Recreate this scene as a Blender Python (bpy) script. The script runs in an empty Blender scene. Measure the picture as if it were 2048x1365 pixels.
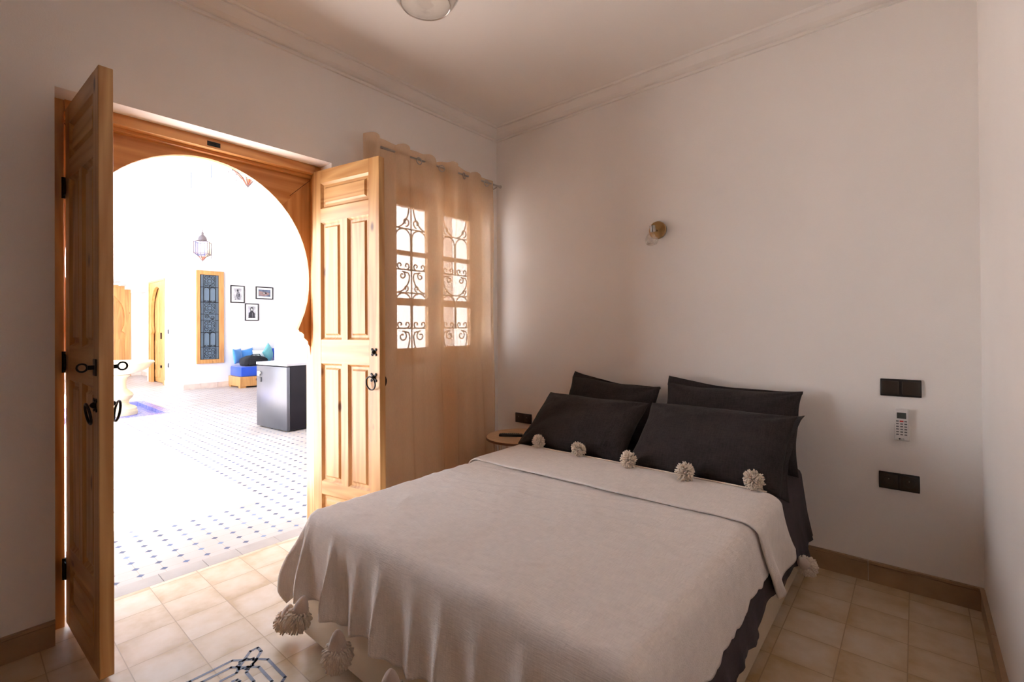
import bpy, bmesh, math, random
from mathutils import Vector, Matrix, Euler, noise
random.seed(7)
PI = math.pi
sc = bpy.context.scene
C = sc.collection

# ------------------------------------------------------------------ camera
F_PX, YAW, PITCH, ROLL, PYO = 950.92, 0.7038, 0.0056, -0.0070, -31.24
cam_d = bpy.data.cameras.new('camera')
cam = bpy.data.objects.new('camera', cam_d)
C.objects.link(cam)
cam_d.sensor_width = 36.0
cam_d.lens = F_PX / 2048 * 36.0
cam_d.shift_y = PYO / 2048
cam_d.clip_start = 0.02
fw = Vector((-math.sin(YAW) * math.cos(PITCH), math.cos(YAW) * math.cos(PITCH), math.sin(PITCH)))
r0 = Vector((math.cos(YAW), math.sin(YAW), 0))
u0 = r0.cross(fw)
rr = r0 * math.cos(ROLL) + u0 * math.sin(ROLL)
uu = -r0 * math.sin(ROLL) + u0 * math.cos(ROLL)
m = Matrix((rr, uu, -fw)).transposed().to_4x4()
m.translation = Vector((2.6283, -2.9120, 1.2507))
cam.matrix_world = m
sc.camera = cam

# ------------------------------------------------------------------ world, sun, exposure
w = bpy.data.worlds.new('world')
sc.world = w
w.use_nodes = True
bg = w.node_tree.nodes['Background']
bg.inputs['Color'].default_value = (0.62, 0.80, 1.0, 1)
bg.inputs['Strength'].default_value = 1.7
sun_d = bpy.data.lights.new('sun', 'SUN')
sun_d.energy = 40.0
sun_d.angle = 0.01
sun_d.color = (0.93, 0.97, 1.0)
sun = bpy.data.objects.new('sun', sun_d)
C.objects.link(sun)
SUN_DX, SUN_DY = 0.10, -0.33      # travel per metre of fall
sun.rotation_euler = Vector((SUN_DX, SUN_DY, -1)).to_track_quat('-Z', 'Y').to_euler()
sun.location = (-5, 0, 8)
sc.view_settings.view_transform = 'Standard'
sc.view_settings.look = 'None'
sc.view_settings.exposure = 1.27
sc.view_settings.gamma = 1.0
sc.cycles.max_bounces = 14
sc.cycles.diffuse_bounces = 9
sc.cycles.glossy_bounces = 4
sc.cycles.transmission_bounces = 8
sc.cycles.transparent_max_bounces = 16
sc.cycles.sample_clamp_indirect = 8.0
sc.cycles.caustics_reflective = False
sc.cycles.caustics_refractive = False
sc.cycles.use_denoising = True

# ------------------------------------------------------------------ materials
def new_mat(name):
    mt = bpy.data.materials.new(name)
    mt.use_nodes = True
    nt = mt.node_tree
    return mt, nt, nt.nodes['Principled BSDF']

def N(nt, kind, **kw):
    n = nt.nodes.new(kind)
    for k, v in kw.items():
        if hasattr(n, k):
            setattr(n, k, v)
        else:
            n.inputs[k].default_value = v
    return n

def coords(nt, scale=(1, 1, 1), rnd=False, kind='Object'):
    tc = nt.nodes.new('ShaderNodeTexCoord')
    mp = nt.nodes.new('ShaderNodeMapping')
    mp.inputs['Scale'].default_value = scale
    nt.links.new(tc.outputs[kind], mp.inputs['Vector'])
    if rnd:
        oi = nt.nodes.new('ShaderNodeObjectInfo')
        ml = N(nt, 'ShaderNodeMath', operation='MULTIPLY')
        ml.inputs[1].default_value = 37.0
        nt.links.new(oi.outputs['Random'], ml.inputs[0])
        cb = nt.nodes.new('ShaderNodeCombineXYZ')
        for i in range(3):
            nt.links.new(ml.outputs[0], cb.inputs[i])
        nt.links.new(cb.outputs[0], mp.inputs['Location'])
    return mp.outputs[0]

def ramp(nt, fac, stops):
    r = nt.nodes.new('ShaderNodeValToRGB')
    el = r.color_ramp.elements
    while len(el) < len(stops):
        el.new(0.5)
    for e, (p, c) in zip(el, stops):
        e.position = p
        e.color = (*c, 1)
    nt.links.new(fac, r.inputs['Fac'])
    return r.outputs['Color']

def bump(nt, b, height, strength=0.2, dist=0.01):
    bn = nt.nodes.new('ShaderNodeBump')
    bn.inputs['Strength'].default_value = strength
    bn.inputs['Distance'].default_value = dist
    nt.links.new(height, bn.inputs['Height'])
    nt.links.new(bn.outputs[0], b.inputs['Normal'])

def plain(name, col, rough=0.6, metal=0.0, var=0.0, vscale=8, bmp=0.0, bscale=60, sheen=0.0, coat=0.0):
    mt, nt, b = new_mat(name)
    b.inputs['Roughness'].default_value = rough
    b.inputs['Metallic'].default_value = metal
    if sheen:
        b.inputs['Sheen Weight'].default_value = sheen
    if coat:
        b.inputs['Coat Weight'].default_value = coat
        b.inputs['Coat Roughness'].default_value = 0.15
    v = coords(nt)
    n = N(nt, 'ShaderNodeTexNoise', Scale=vscale, Detail=4.0)
    nt.links.new(v, n.inputs['Vector'])
    lo = tuple(max(0, c * (1 - var)) for c in col)
    hi = tuple(min(1, c * (1 + var)) for c in col)
    nt.links.new(ramp(nt, n.outputs['Fac'], [(0.3, lo), (0.7, hi)]), b.inputs['Base Color'])
    if bmp:
        n2 = N(nt, 'ShaderNodeTexNoise', Scale=bscale, Detail=5.0)
        nt.links.new(v, n2.inputs['Vector'])
        bump(nt, b, n2.outputs['Fac'], bmp, 0.004)
    return mt

def wood(name, axis, light, dark, knot=(0.16, 0.06, 0.02), rough=0.42, kn=True):
    mt, nt, b = new_mat(name)
    b.inputs['Roughness'].default_value = rough
    b.inputs['Coat Weight'].default_value = 0.25
    b.inputs['Coat Roughness'].default_value = 0.25
    s = [22.0, 22.0, 22.0]
    s[axis] = 1.1
    v = coords(nt, tuple(s), rnd=True)
    n1 = N(nt, 'ShaderNodeTexNoise', Scale=1.0, Detail=5.0, Roughness=0.55, Distortion=0.6)
    nt.links.new(v, n1.inputs['Vector'])
    s2 = [7.0, 7.0, 7.0]
    s2[axis] = 0.55
    v2 = coords(nt, tuple(s2), rnd=True)
    n0 = N(nt, 'ShaderNodeTexNoise', Scale=1.0, Detail=2.0)
    nt.links.new(v2, n0.inputs['Vector'])
    ml = N(nt, 'ShaderNodeMath', operation='MULTIPLY')
    ml.inputs[1].default_value = 14.0
    nt.links.new(n0.outputs['Fac'], ml.inputs[0])
    fr = N(nt, 'ShaderNodeMath', operation='PINGPONG')
    fr.inputs[1].default_value = 1.0
    nt.links.new(ml.outputs[0], fr.inputs[0])
    mx = N(nt, 'ShaderNodeMath', operation='MULTIPLY_ADD')
    mx.inputs[1].default_value = 0.35
    nt.links.new(fr.outputs[0], mx.inputs[0])
    m3 = N(nt, 'ShaderNodeMath', operation='MULTIPLY')
    m3.inputs[1].default_value = 0.75
    nt.links.new(n1.outputs['Fac'], m3.inputs[0])
    nt.links.new(m3.outputs[0], mx.inputs[2])
    mid = tuple((a + c) / 2 for a, c in zip(light, dark))
    col = ramp(nt, mx.outputs[0], [(0.30, light), (0.52, mid), (0.74, dark)])
    if kn:
        s3 = [7.0, 7.0, 7.0]
        s3[axis] = 3.2
        v3 = coords(nt, tuple(s3), rnd=True)
        vo = N(nt, 'ShaderNodeTexVoronoi', Scale=1.0)
        nt.links.new(v3, vo.inputs['Vector'])
        sx = nt.nodes.new('ShaderNodeSeparateColor')
        nt.links.new(vo.outputs['Color'], sx.inputs[0])
        gate = N(nt, 'ShaderNodeMath', operation='GREATER_THAN')
        gate.inputs[1].default_value = 0.50
        nt.links.new(sx.outputs[0], gate.inputs[0])
        mr = nt.nodes.new('ShaderNodeMapRange')
        mr.inputs['From Min'].default_value = 0.05
        mr.inputs['From Max'].default_value = 0.12
        mr.inputs['To Min'].default_value = 1.0
        mr.inputs['To Max'].default_value = 0.0
        nt.links.new(vo.outputs['Distance'], mr.inputs['Value'])
        mm = N(nt, 'ShaderNodeMath', operation='MULTIPLY')
        nt.links.new(gate.outputs[0], mm.inputs[0])
        nt.links.new(mr.outputs[0], mm.inputs[1])
        mix = nt.nodes.new('ShaderNodeMix')
        mix.data_type = 'RGBA'
        nt.links.new(mm.outputs[0], mix.inputs['Factor'])
        nt.links.new(col, mix.inputs['A'])
        mix.inputs['B'].default_value = (*knot, 1)
        col = mix.outputs['Result']
    nt.links.new(col, b.inputs['Base Color'])
    bump(nt, b, n1.outputs['Fac'], 0.12, 0.003)
    return mt

PL, PD = (0.69, 0.41, 0.165), (0.49, 0.235, 0.07)
OL, OD = (0.70, 0.36, 0.12), (0.48, 0.19, 0.045)
M_pine_z = wood('pine_upright', 2, PL, PD)
M_pine_x = wood('pine_level', 0, PL, PD)
M_or_z = wood('varnished_pine_upright', 2, OL, OD)
M_or_y = wood('varnished_pine_level', 1, OL, OD)
M_far_z = wood('far_pine_upright', 2, (0.60, 0.31, 0.10), (0.44, 0.20, 0.06))
M_plywood = wood('veneer', 0, (0.70, 0.47, 0.27), (0.60, 0.38, 0.20), kn=False)
M_wall = plain('wall_paint', (0.875, 0.845, 0.815), 0.75, var=0.025, vscale=1.6, bmp=0.12, bscale=180)
M_absorb_rear = plain('light_absorbing_terracotta', (0.22, 0.10, 0.05), 0.6, var=0.1)  # invented dark colour for the unseen rear wall, deepens the room's shadows
M_ceil = plain('ceiling_paint', (0.86, 0.815, 0.77), 0.8, var=0.02, vscale=1.2)
M_trimp = plain('plaster_cornice', (0.84, 0.80, 0.76), 0.7, var=0.01)
M_white = plain('white_limewash', (0.68, 0.68, 0.69), 0.8, var=0.01, vscale=2)
M_base = plain('stone_skirting', (0.38, 0.25, 0.145), 0.4, var=0.12, vscale=9, bmp=0.05)
M_cbase = plain('pink_stone_skirting', (0.62, 0.50, 0.43), 0.5, var=0.12, vscale=9)
M_black = plain('black_plastic', (0.012, 0.010, 0.009), 0.35, var=0.1)
M_iron = plain('black_iron', (0.018, 0.017, 0.017), 0.38, metal=0.7, var=0.2, vscale=40, bmp=0.3, bscale=90)
M_gril = plain('glare_greyed_iron', (0.10, 0.095, 0.09), 0.6)  # black iron; the grey stands for the glare that hazes it
M_steel = plain('brushed_steel', (0.42, 0.40, 0.37), 0.32, metal=1.0, var=0.08)
M_brass = plain('aged_brass', (0.50, 0.34, 0.16), 0.28, metal=1.0, var=0.1)
M_cream = plain('cream_leatherette', (0.78, 0.68, 0.54), 0.35, var=0.03, bmp=0.1, bscale=220)
M_edge = plain('brown_edge_band', (0.16, 0.075, 0.035), 0.5)
M_gold = plain('golden_wire', (0.72, 0.55, 0.38), 0.35, metal=0.6)

def fabric(name, col, var=0.12, weave=420, rough=0.95, bs=0.35, sheen=0.3, mott=6):
    mt, nt, b = new_mat(name)
    b.inputs['Roughness'].default_value = rough
    b.inputs['Sheen Weight'].default_value = sheen
    b.inputs['Sheen Roughness'].default_value = 0.5
    v = coords(nt)
    w1 = N(nt, 'ShaderNodeTexNoise', Scale=1.0, Detail=2.0)
    vx = coords(nt, (weave, weave * 0.12, weave * 0.12))
    nt.links.new(vx, w1.inputs['Vector'])
    w2 = N(nt, 'ShaderNodeTexNoise', Scale=1.0, Detail=2.0)
    vy = coords(nt, (weave * 0.12, weave, weave))
    nt.links.new(vy, w2.inputs['Vector'])
    ad = N(nt, 'ShaderNodeMath', operation='ADD')
    nt.links.new(w1.outputs['Fac'], ad.inputs[0])
    nt.links.new(w2.outputs['Fac'], ad.inputs[1])
    hf = N(nt, 'ShaderNodeMath', operation='MULTIPLY')
    hf.inputs[1].default_value = 0.35
    nt.links.new(ad.outputs[0], hf.inputs[0])
    n3 = N(nt, 'ShaderNodeTexNoise', Scale=mott, Detail=4.0)
    nt.links.new(v, n3.inputs['Vector'])
    m2 = N(nt, 'ShaderNodeMath', operation='MULTIPLY_ADD')
    m2.inputs[1].default_value = 0.3
    nt.links.new(n3.outputs['Fac'], m2.inputs[0])
    nt.links.new(hf.outputs[0], m2.inputs[2])
    lo = tuple(c * (1 - var) for c in col)
    hi = tuple(min(1, c * (1 + var)) for c in col)
    nt.links.new(ramp(nt, m2.outputs[0], [(0.35, lo), (0.65, hi)]), b.inputs['Base Color'])
    bump(nt, b, ad.outputs[0], bs, 0.002)
    return mt

M_blanket = fabric('wool_blanket', (0.83, 0.77, 0.725), 0.07, 260, bs=0.8, sheen=0.2, mott=30)
M_yarn = fabric('yarn', (0.80, 0.69, 0.58), 0.08, 200)
M_cap = fabric('cap_cloth', (0.60, 0.49, 0.42), 0.06, 200)
M_pillow = fabric('charcoal_linen', (0.024, 0.017, 0.017), 0.55, 230, bs=0.6, sheen=0.03)
M_sheet = fabric('plum_charcoal_sheet', (0.042, 0.029, 0.035), 0.3, 200, bs=0.3, sheen=0.03)
M_blue = fabric('royal_blue_cloth', (0.012, 0.06, 0.42), 0.1, 60)
M_lblue = fabric('sky_blue_cloth', (0.07, 0.25, 0.60), 0.1, 60)
M_teal = fabric('teal_cloth', (0.13, 0.40, 0.42), 0.1, 60)
M_wpil = fabric('white_tufted_cloth', (0.80, 0.79, 0.78), 0.08, 60)
M_bag = fabric('black_canvas', (0.012, 0.013, 0.018), 0.2, 80, sheen=0.0)

def sheer(name, col, t=0.33):
    mt, nt, b = new_mat(name)
    out = nt.nodes['Material Output']
    dif = N(nt, 'ShaderNodeBsdfDiffuse')
    trl = N(nt, 'ShaderNodeBsdfTranslucent')
    trp = N(nt, 'ShaderNodeBsdfTransparent')
    v = coords(nt, (300, 300, 40))
    n = N(nt, 'ShaderNodeTexNoise', Scale=1.0, Detail=3.0)
    nt.links.new(v, n.inputs['Vector'])
    cc = ramp(nt, n.outputs['Fac'], [(0.3, tuple(c * 0.93 for c in col)), (0.7, col)])
    nt.links.new(cc, dif.inputs['Color'])
    nt.links.new(cc, trl.inputs['Color'])
    trp.inputs['Color'].default_value = (0.98, 0.93, 0.88, 1)
    a = nt.nodes.new('ShaderNodeMixShader')
    a.inputs[0].default_value = 0.58
    nt.links.new(dif.outputs[0], a.inputs[1])
    nt.links.new(trl.outputs[0], a.inputs[2])
    c = nt.nodes.new('ShaderNodeMixShader')
    c.inputs[0].default_value = t
    nt.links.new(a.outputs[0], c.inputs[1])
    nt.links.new(trp.outputs[0], c.inputs[2])
    nt.links.new(c.outputs[0], out.inputs['Surface'])
    return mt
M_curtain = sheer('sheer_tan_voile', (0.93, 0.68, 0.43), 0.42)

def pane_glass(name, tint=(1, 1, 1), gl=0.08, haze=0.0, hcol=(0.5, 0.55, 0.6)):
    mt, nt, b = new_mat(name)
    out = nt.nodes['Material Output']
    tr = N(nt, 'ShaderNodeBsdfTransparent')
    tr.inputs['Color'].default_value = (*tint, 1)
    g = N(nt, 'ShaderNodeBsdfGlossy')
    g.inputs['Roughness'].default_value = 0.03
    lw = nt.nodes.new('ShaderNodeLayerWeight')
    lw.inputs['Blend'].default_value = 0.25
    mu = N(nt, 'ShaderNodeMath', operation='MULTIPLY_ADD')
    mu.inputs[1].default_value = 0.7
    mu.inputs[2].default_value = gl * 0.3
    nt.links.new(lw.outputs['Facing'], mu.inputs[0])
    ms = nt.nodes.new('ShaderNodeMixShader')
    nt.links.new(mu.outputs[0], ms.inputs[0])
    nt.links.new(tr.outputs[0], ms.inputs[1])
    nt.links.new(g.outputs[0], ms.inputs[2])
    last = ms.outputs[0]
    if haze:
        d = N(nt, 'ShaderNodeBsdfDiffuse')
        d.inputs['Color'].default_value = (*hcol, 1)
        m2 = nt.nodes.new('ShaderNodeMixShader')
        m2.inputs[0].default_value = haze
        nt.links.new(last, m2.inputs[1])
        nt.links.new(d.outputs[0], m2.inputs[2])
        last = m2.outputs[0]
    nt.links.new(last, out.inputs['Surface'])
    return mt
M_glass = pane_glass('clear_glass')
M_bulbglass = pane_glass('clear_lamp_glass', (0.97, 0.96, 0.94), 0.2)
M_blueglass = pane_glass('blue_grey_glass', (0.5, 0.6, 0.7), 0.2, 0.75, (0.20, 0.27, 0.34))

def tile_mat(name, size, ox, oy, cols, grout, gw, rough, mott=5.0, gl_var=0.1):
    """square tiles laid on a grid of the given size"""
    mt, nt, b = new_mat(name)
    tc = nt.nodes.new('ShaderNodeTexCoord')
    mp = nt.nodes.new('ShaderNodeMapping')
    mp.inputs['Location'].default_value = (-ox / size, -oy / size, 0)
    mp.inputs['Scale'].default_value = (1 / size, 1 / size, 1)
    nt.links.new(tc.outputs['Object'], mp.inputs['Vector'])
    sp = nt.nodes.new('ShaderNodeSeparateXYZ')
    nt.links.new(mp.outputs[0], sp.inputs[0])
    ds = []
    fl = []
    for i in (0, 1):
        f = N(nt, 'ShaderNodeMath', operation='FRACT')
        nt.links.new(sp.outputs[i], f.inputs[0])
        s = N(nt, 'ShaderNodeMath', operation='SUBTRACT')
        s.inputs[1].default_value = 0.5
        nt.links.new(f.outputs[0], s.inputs[0])
        a = N(nt, 'ShaderNodeMath', operation='ABSOLUTE')
        nt.links.new(s.outputs[0], a.inputs[0])
        ds.append(a.outputs[0])
        o = N(nt, 'ShaderNodeMath', operation='FLOOR')
        nt.links.new(sp.outputs[i], o.inputs[0])
        fl.append(o.outputs[0])
    mx = N(nt, 'ShaderNodeMath', operation='MAXIMUM')
    nt.links.new(ds[0], mx.inputs[0])
    nt.links.new(ds[1], mx.inputs[1])
    cell = nt.nodes.new('ShaderNodeCombineXYZ')
    nt.links.new(fl[0], cell.inputs[0])
    nt.links.new(fl[1], cell.inputs[1])
    wn = nt.nodes.new('ShaderNodeTexWhiteNoise')
    wn.noise_dimensions = '3D'
    nt.links.new(cell.outputs[0], wn.inputs['Vector'])
    n = N(nt, 'ShaderNodeTexNoise', Scale=mott, Detail=4.0, Roughness=0.6)
    av = nt.nodes.new('ShaderNodeVectorMath')
    av.operation = 'ADD'
    nt.links.new(tc.outputs['Object'], av.inputs[0])
    nt.links.new(wn.outputs['Color'], av.inputs[1])
    nt.links.new(av.outputs[0], n.inputs['Vector'])
    m1 = N(nt, 'ShaderNodeMath', operation='MULTIPLY_ADD')
    m1.inputs[1].default_value = gl_var
    nt.links.new(wn.outputs['Value'], m1.inputs[0])
    nt.links.new(n.outputs['Fac'], m1.inputs[2])
    # a darker, yellower rim inside each tile
    rim = nt.nodes.new('ShaderNodeMapRange')
    rim.inputs['From Min'].default_value = 0.30
    rim.inputs['From Max'].default_value = 0.5
    rim.inputs['To Min'].default_value = 0.0
    rim.inputs['To Max'].default_value = 0.14
    nt.links.new(mx.outputs[0], rim.inputs['Value'])
    sb = N(nt, 'ShaderNodeMath', operation='SUBTRACT')
    nt.links.new(m1.outputs[0], sb.inputs[0])
    nt.links.new(rim.outputs[0], sb.inputs[1])
    col = ramp(nt, sb.outputs[0], [(0.28, cols[0]), (0.5, cols[1]), (0.72, cols[2])])
    gt = N(nt, 'ShaderNodeMath', operation='GREATER_THAN')
    gt.inputs[1].default_value = 0.5 - gw / size / 2
    nt.links.new(mx.outputs[0], gt.inputs[0])
    mix = nt.nodes.new('ShaderNodeMix')
    mix.data_type = 'RGBA'
    nt.links.new(gt.outputs[0], mix.inputs['Factor'])
    nt.links.new(col, mix.inputs['A'])
    mix.inputs['B'].default_value = (*grout, 1)
    nt.links.new(mix.outputs['Result'], b.inputs['Base Color'])
    b.inputs['Roughness'].default_value = rough
    inv = N(nt, 'ShaderNodeMath', operation='SUBTRACT')
    inv.inputs[0].default_value = 1.0
    nt.links.new(gt.outputs[0], inv.inputs[1])
    bump(nt, b, inv.outputs[0], 0.3, 0.002)
    return mt
M_floor = tile_mat('cement_tiles', 0.2, -0.205, -2.490,
                   [(0.48, 0.32, 0.155), (0.60, 0.46, 0.30), (0.66, 0.55, 0.43)], (0.38, 0.26, 0.14), 0.0035, 0.36)

def star_mat():
    """octagonal cement tiles with small blue diamonds where four meet"""
    mt, nt, b = new_mat('octagon_and_dot_tiles')
    tc = nt.nodes.new('ShaderNodeTexCoord')
    mp = nt.nodes.new('ShaderNodeMapping')
    mp.inputs['Location'].default_value = (3.95 + 0.5, 20.9 + 0.5, 0)
    mp.inputs['Scale'].default_value = (10, 10, 1)
    nt.links.new(tc.outputs['Object'], mp.inputs['Vector'])
    sp = nt.nodes.new('ShaderNodeSeparateXYZ')
    nt.links.new(mp.outputs[0], sp.inputs[0])
    a = []
    fl = []
    for i in (0, 1):
        f = N(nt, 'ShaderNodeMath', operation='FRACT')
        nt.links.new(sp.outputs[i], f.inputs[0])
        s = N(nt, 'ShaderNodeMath', operation='SUBTRACT')
        s.inputs[1].default_value = 0.5
        nt.links.new(f.outputs[0], s.inputs[0])
        ab = N(nt, 'ShaderNodeMath', operation='ABSOLUTE')
        nt.links.new(s.outputs[0], ab.inputs[0])
        a.append(ab.outputs[0])
        o = N(nt, 'ShaderNodeMath', operation='FLOOR')
        nt.links.new(sp.outputs[i], o.inputs[0])
        fl.append(o.outputs[0])
    sm = N(nt, 'ShaderNodeMath', operation='ADD')
    nt.links.new(a[0], sm.inputs[0])
    nt.links.new(a[1], sm.inputs[1])
    dot = N(nt, 'ShaderNodeMath', operation='LESS_THAN')
    dot.inputs[1].default_value = 0.185
    nt.links.new(sm.outputs[0], dot.inputs[0])
    mn = N(nt, 'ShaderNodeMath', operation='MINIMUM')
    nt.links.new(a[0], mn.inputs[0])
    nt.links.new(a[1], mn.inputs[1])
    gr = N(nt, 'ShaderNodeMath', operation='LESS_THAN')
    gr.inputs[1].default_value = 0.012
    nt.links.new(mn.outputs[0], gr.inputs[0])
    cell = nt.nodes.new('ShaderNodeCombineXYZ')
    nt.links.new(fl[0], cell.inputs[0])
    nt.links.new(fl[1], cell.inputs[1])
    wn = nt.nodes.new('ShaderNodeTexWhiteNoise')
    nt.links.new(cell.outputs[0], wn.inputs['Vector'])
    n = N(nt, 'ShaderNodeTexNoise', Scale=3.0, Detail=3.0)
    nt.links.new(tc.outputs['Object'], n.inputs['Vector'])
    base = ramp(nt, n.outputs['Fac'], [(0.3, (0.41, 0.33, 0.285)), (0.7, (0.47, 0.41, 0.375))])
    blue = ramp(nt, wn.outputs['Value'], [(0.1, (0.03, 0.035, 0.09)), (0.6, (0.06, 0.08, 0.18)), (0.95, (0.16, 0.22, 0.34))])
    m1 = nt.nodes.new('ShaderNodeMix')
    m1.data_type = 'RGBA'
    nt.links.new(gr.outputs[0], m1.inputs['Factor'])
    nt.links.new(base, m1.inputs['A'])
    m1.inputs['B'].default_value = (0.42, 0.27, 0.20, 1)
    m2 = nt.nodes.new('ShaderNodeMix')
    m2.data_type = 'RGBA'
    nt.links.new(dot.outputs[0], m2.inputs['Factor'])
    nt.links.new(m1.outputs['Result'], m2.inputs['A'])
    nt.links.new(blue, m2.inputs['B'])
    nt.links.new(m2.outputs['Result'], b.inputs['Base Color'])
    b.inputs['Roughness'].default_value = 0.45
    return mt
M_star = star_mat()
M_strip = plain('pale_marble_strip', (0.35, 0.30, 0.26), 0.4, var=0.1, vscale=7)
M_navy = plain('navy_inlay', (0.060, 0.058, 0.115), 0.4, var=0.15, vscale=60)
M_zellige = tile_mat('blue_mosaic', 0.05, 0, 0, [(0.05, 0.06, 0.30), (0.10, 0.11, 0.42), (0.20, 0.20, 0.50)], (0.30, 0.30, 0.5), 0.003, 0.25)
M_stone = plain('cream_carved_stone', (0.80, 0.66, 0.40), 0.7, var=0.05, vscale=12, bmp=0.1)
M_dark = plain('dark_interior', (0.03, 0.025, 0.02), 0.9)

# ------------------------------------------------------------------ mesh builder
class MB:
    def __init__(self):
        self.bm = bmesh.new()
    def quad(self, a, b, c, d):
        vs = [self.bm.verts.new(p) for p in (a, b, c, d)]
        self.bm.faces.new(vs)
        return self
    def box(self, x0, x1, y0, y1, z0, z1, bev=0.0, mat=None):
        c = bmesh.ops.create_cube(self.bm, size=1.0)
        vs = c['verts']
        bmesh.ops.scale(self.bm, vec=(x1 - x0, y1 - y0, z1 - z0), verts=vs)
        bmesh.ops.translate(self.bm, vec=((x0 + x1) / 2, (y0 + y1) / 2, (z0 + z1) / 2), verts=vs)
        if bev:
            es = list({e for v in vs for e in v.link_edges})
            r = bmesh.ops.bevel(self.bm, geom=es, offset=bev, segments=2, affect='EDGES', profile=0.5)
            vs = list({v for f in r['faces'] for v in f.verts} | {v for v in vs if v.is_valid})
        if mat is not None:
            bmesh.ops.transform(self.bm, matrix=mat, verts=[v for v in vs if v.is_valid])
        return self
    def lathe(self, prof, seg=32, mat=None, cap=True):
        rings = []
        for r, z in prof:
            if r < 1e-6:
                rings.append([self.bm.verts.new((0, 0, z))])
            else:
                rings.append([self.bm.verts.new((r * math.cos(2 * PI * k / seg), r * math.sin(2 * PI * k / seg), z)) for k in range(seg)])
        for a, b in zip(rings, rings[1:]):
            for k in range(seg):
                k2 = (k + 1) % seg
                if len(a) == 1 and len(b) == 1:
                    continue
                if len(a) == 1:
                    self.bm.faces.new((a[0], b[k], b[k2]))
                elif len(b) == 1:
                    self.bm.faces.new((a[k], a[k2], b[0]))
                else:
                    self.bm.faces.new((a[k], a[k2], b[k2], b[k]))
        if cap:
            for rg, fl in ((rings[0], True), (rings[-1], False)):
                if len(rg) > 2:
                    self.bm.faces.new(rg[::-1] if fl else rg)
        if mat is not None:
            vs = [v for rg in rings for v in rg]
            bmesh.ops.transform(self.bm, matrix=mat, verts=vs)
        return self
    def tube(self, pts, r, seg=8, closed=False, r_end=None):
        pts = [Vector(p) for p in pts]
        n = len(pts)
        rings = []
        prev = None
        for i, p in enumerate(pts):
            if closed:
                t = (pts[(i + 1) % n] - pts[i - 1])
            else:
                t = pts[min(i + 1, n - 1)] - pts[max(i - 1, 0)]
            if t.length < 1e-9:
                t = Vector((0, 0, 1))
            t.normalize()
            if prev is None:
                a = Vector((0, 0, 1)) if abs(t.z) < 0.9 else Vector((1, 0, 0))
                u = t.cross(a).normalized()
            else:
                u = (prev - t * prev.dot(t))
                u = u.normalized() if u.length > 1e-6 else t.orthogonal().normalized()
            prev = u
            v = t.cross(u)
            rad = r if r_end is None else r + (r_end - r) * i / (n - 1)
            rings.append([self.bm.verts.new(p + (u * math.cos(2 * PI * k / seg) + v * math.sin(2 * PI * k / seg)) * rad) for k in range(seg)])
        rg = list(zip(rings, rings[1:])) + ([(rings[-1], rings[0])] if closed else [])
        for a, b in rg:
            for k in range(seg):
                k2 = (k + 1) % seg
                self.bm.faces.new((a[k], a[k2], b[k2], b[k]))
        if not closed:
            self.bm.faces.new(rings[0][::-1])
            self.bm.faces.new(rings[-1])
        return self
    def prism(self, pts, vec):
        """extrude a planar outline by vec"""
        vec = Vector(vec)
        a = [self.bm.verts.new(Vector(p)) for p in pts]
        b = [self.bm.verts.new(Vector(p) + vec) for p in pts]
        n = len(a)
        self.bm.faces.new(a[::-1])
        self.bm.faces.new(b)
        for i in range(n):
            j = (i + 1) % n
            self.bm.faces.new((a[i], a[j], b[j], b[i]))
        return self
    def grid(self, f, nu, nv):
        g = [[self.bm.verts.new(f(i / nu, j / nv)) for j in range(nv + 1)] for i in range(nu + 1)]
        for i in range(nu):
            for j in range(nv):
                self.bm.faces.new((g[i][j], g[i + 1][j], g[i + 1][j + 1], g[i][j + 1]))
        return self
    def ball(self, c, r, sub=2, sc_=(1, 1, 1)):
        o = bmesh.ops.create_icosphere(self.bm, subdivisions=sub, radius=r)
        bmesh.ops.scale(self.bm, vec=sc_, verts=o['verts'])
        bmesh.ops.translate(self.bm, vec=c, verts=o['verts'])
        return self
    def xf(self, mat):
        bmesh.ops.transform(self.bm, matrix=mat, verts=self.bm.verts)
        return self
    def obj(self, name, mat, parent=None, smooth=False, loc=None, solid=0.0, sub=0, label=None, fixn=True):
        if fixn:
            bmesh.ops.recalc_face_normals(self.bm, faces=self.bm.faces)
        me = bpy.data.meshes.new(name)
        self.bm.to_mesh(me)
        self.bm.free()
        for mm in (mat if isinstance(mat, (list, tuple)) else [mat]):
            me.materials.append(mm)
        if smooth:
            me.polygons.foreach_set('use_smooth', [True] * len(me.polygons))
            if smooth == 'auto':
                me.set_sharp_from_angle(angle=math.radians(35))
        o = bpy.data.objects.new(name, me)
        C.objects.link(o)
        if parent is not None:
            o.parent = parent
        if loc is not None:
            o.location = loc
        if solid:
            md = o.modifiers.new('solid', 'SOLIDIFY')
            md.thickness = solid
            md.offset = -1
        if sub:
            md = o.modifiers.new('sub', 'SUBSURF')
            md.levels = md.render_levels = sub
        if label:
            o['label'] = label
        return o

def tag(o, label, cat, group=None):
    o['label'] = label
    o['category'] = cat
    if group:
        o['group'] = group
    return o

def thing(name, loc, label=None, cat=None, group=None, rz=0.0, kind=None):
    o = bpy.data.objects.new(name, None)
    o.empty_display_size = 0.1
    C.objects.link(o)
    o.location = loc
    o.rotation_euler = (0, 0, rz)
    if label:
        tag(o, label, cat, group)
    if kind:
        o['kind'] = kind
    return o

def struct(o, label=None):
    o['kind'] = 'structure'
    if label:
        o['label'] = label
    return o

def copy_tree(o, parent=None):
    c = o.copy()
    C.objects.link(c)
    if parent is not None:
        c.parent = parent
    for ch in list(o.children):
        copy_tree(ch, c)
    return c

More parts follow.
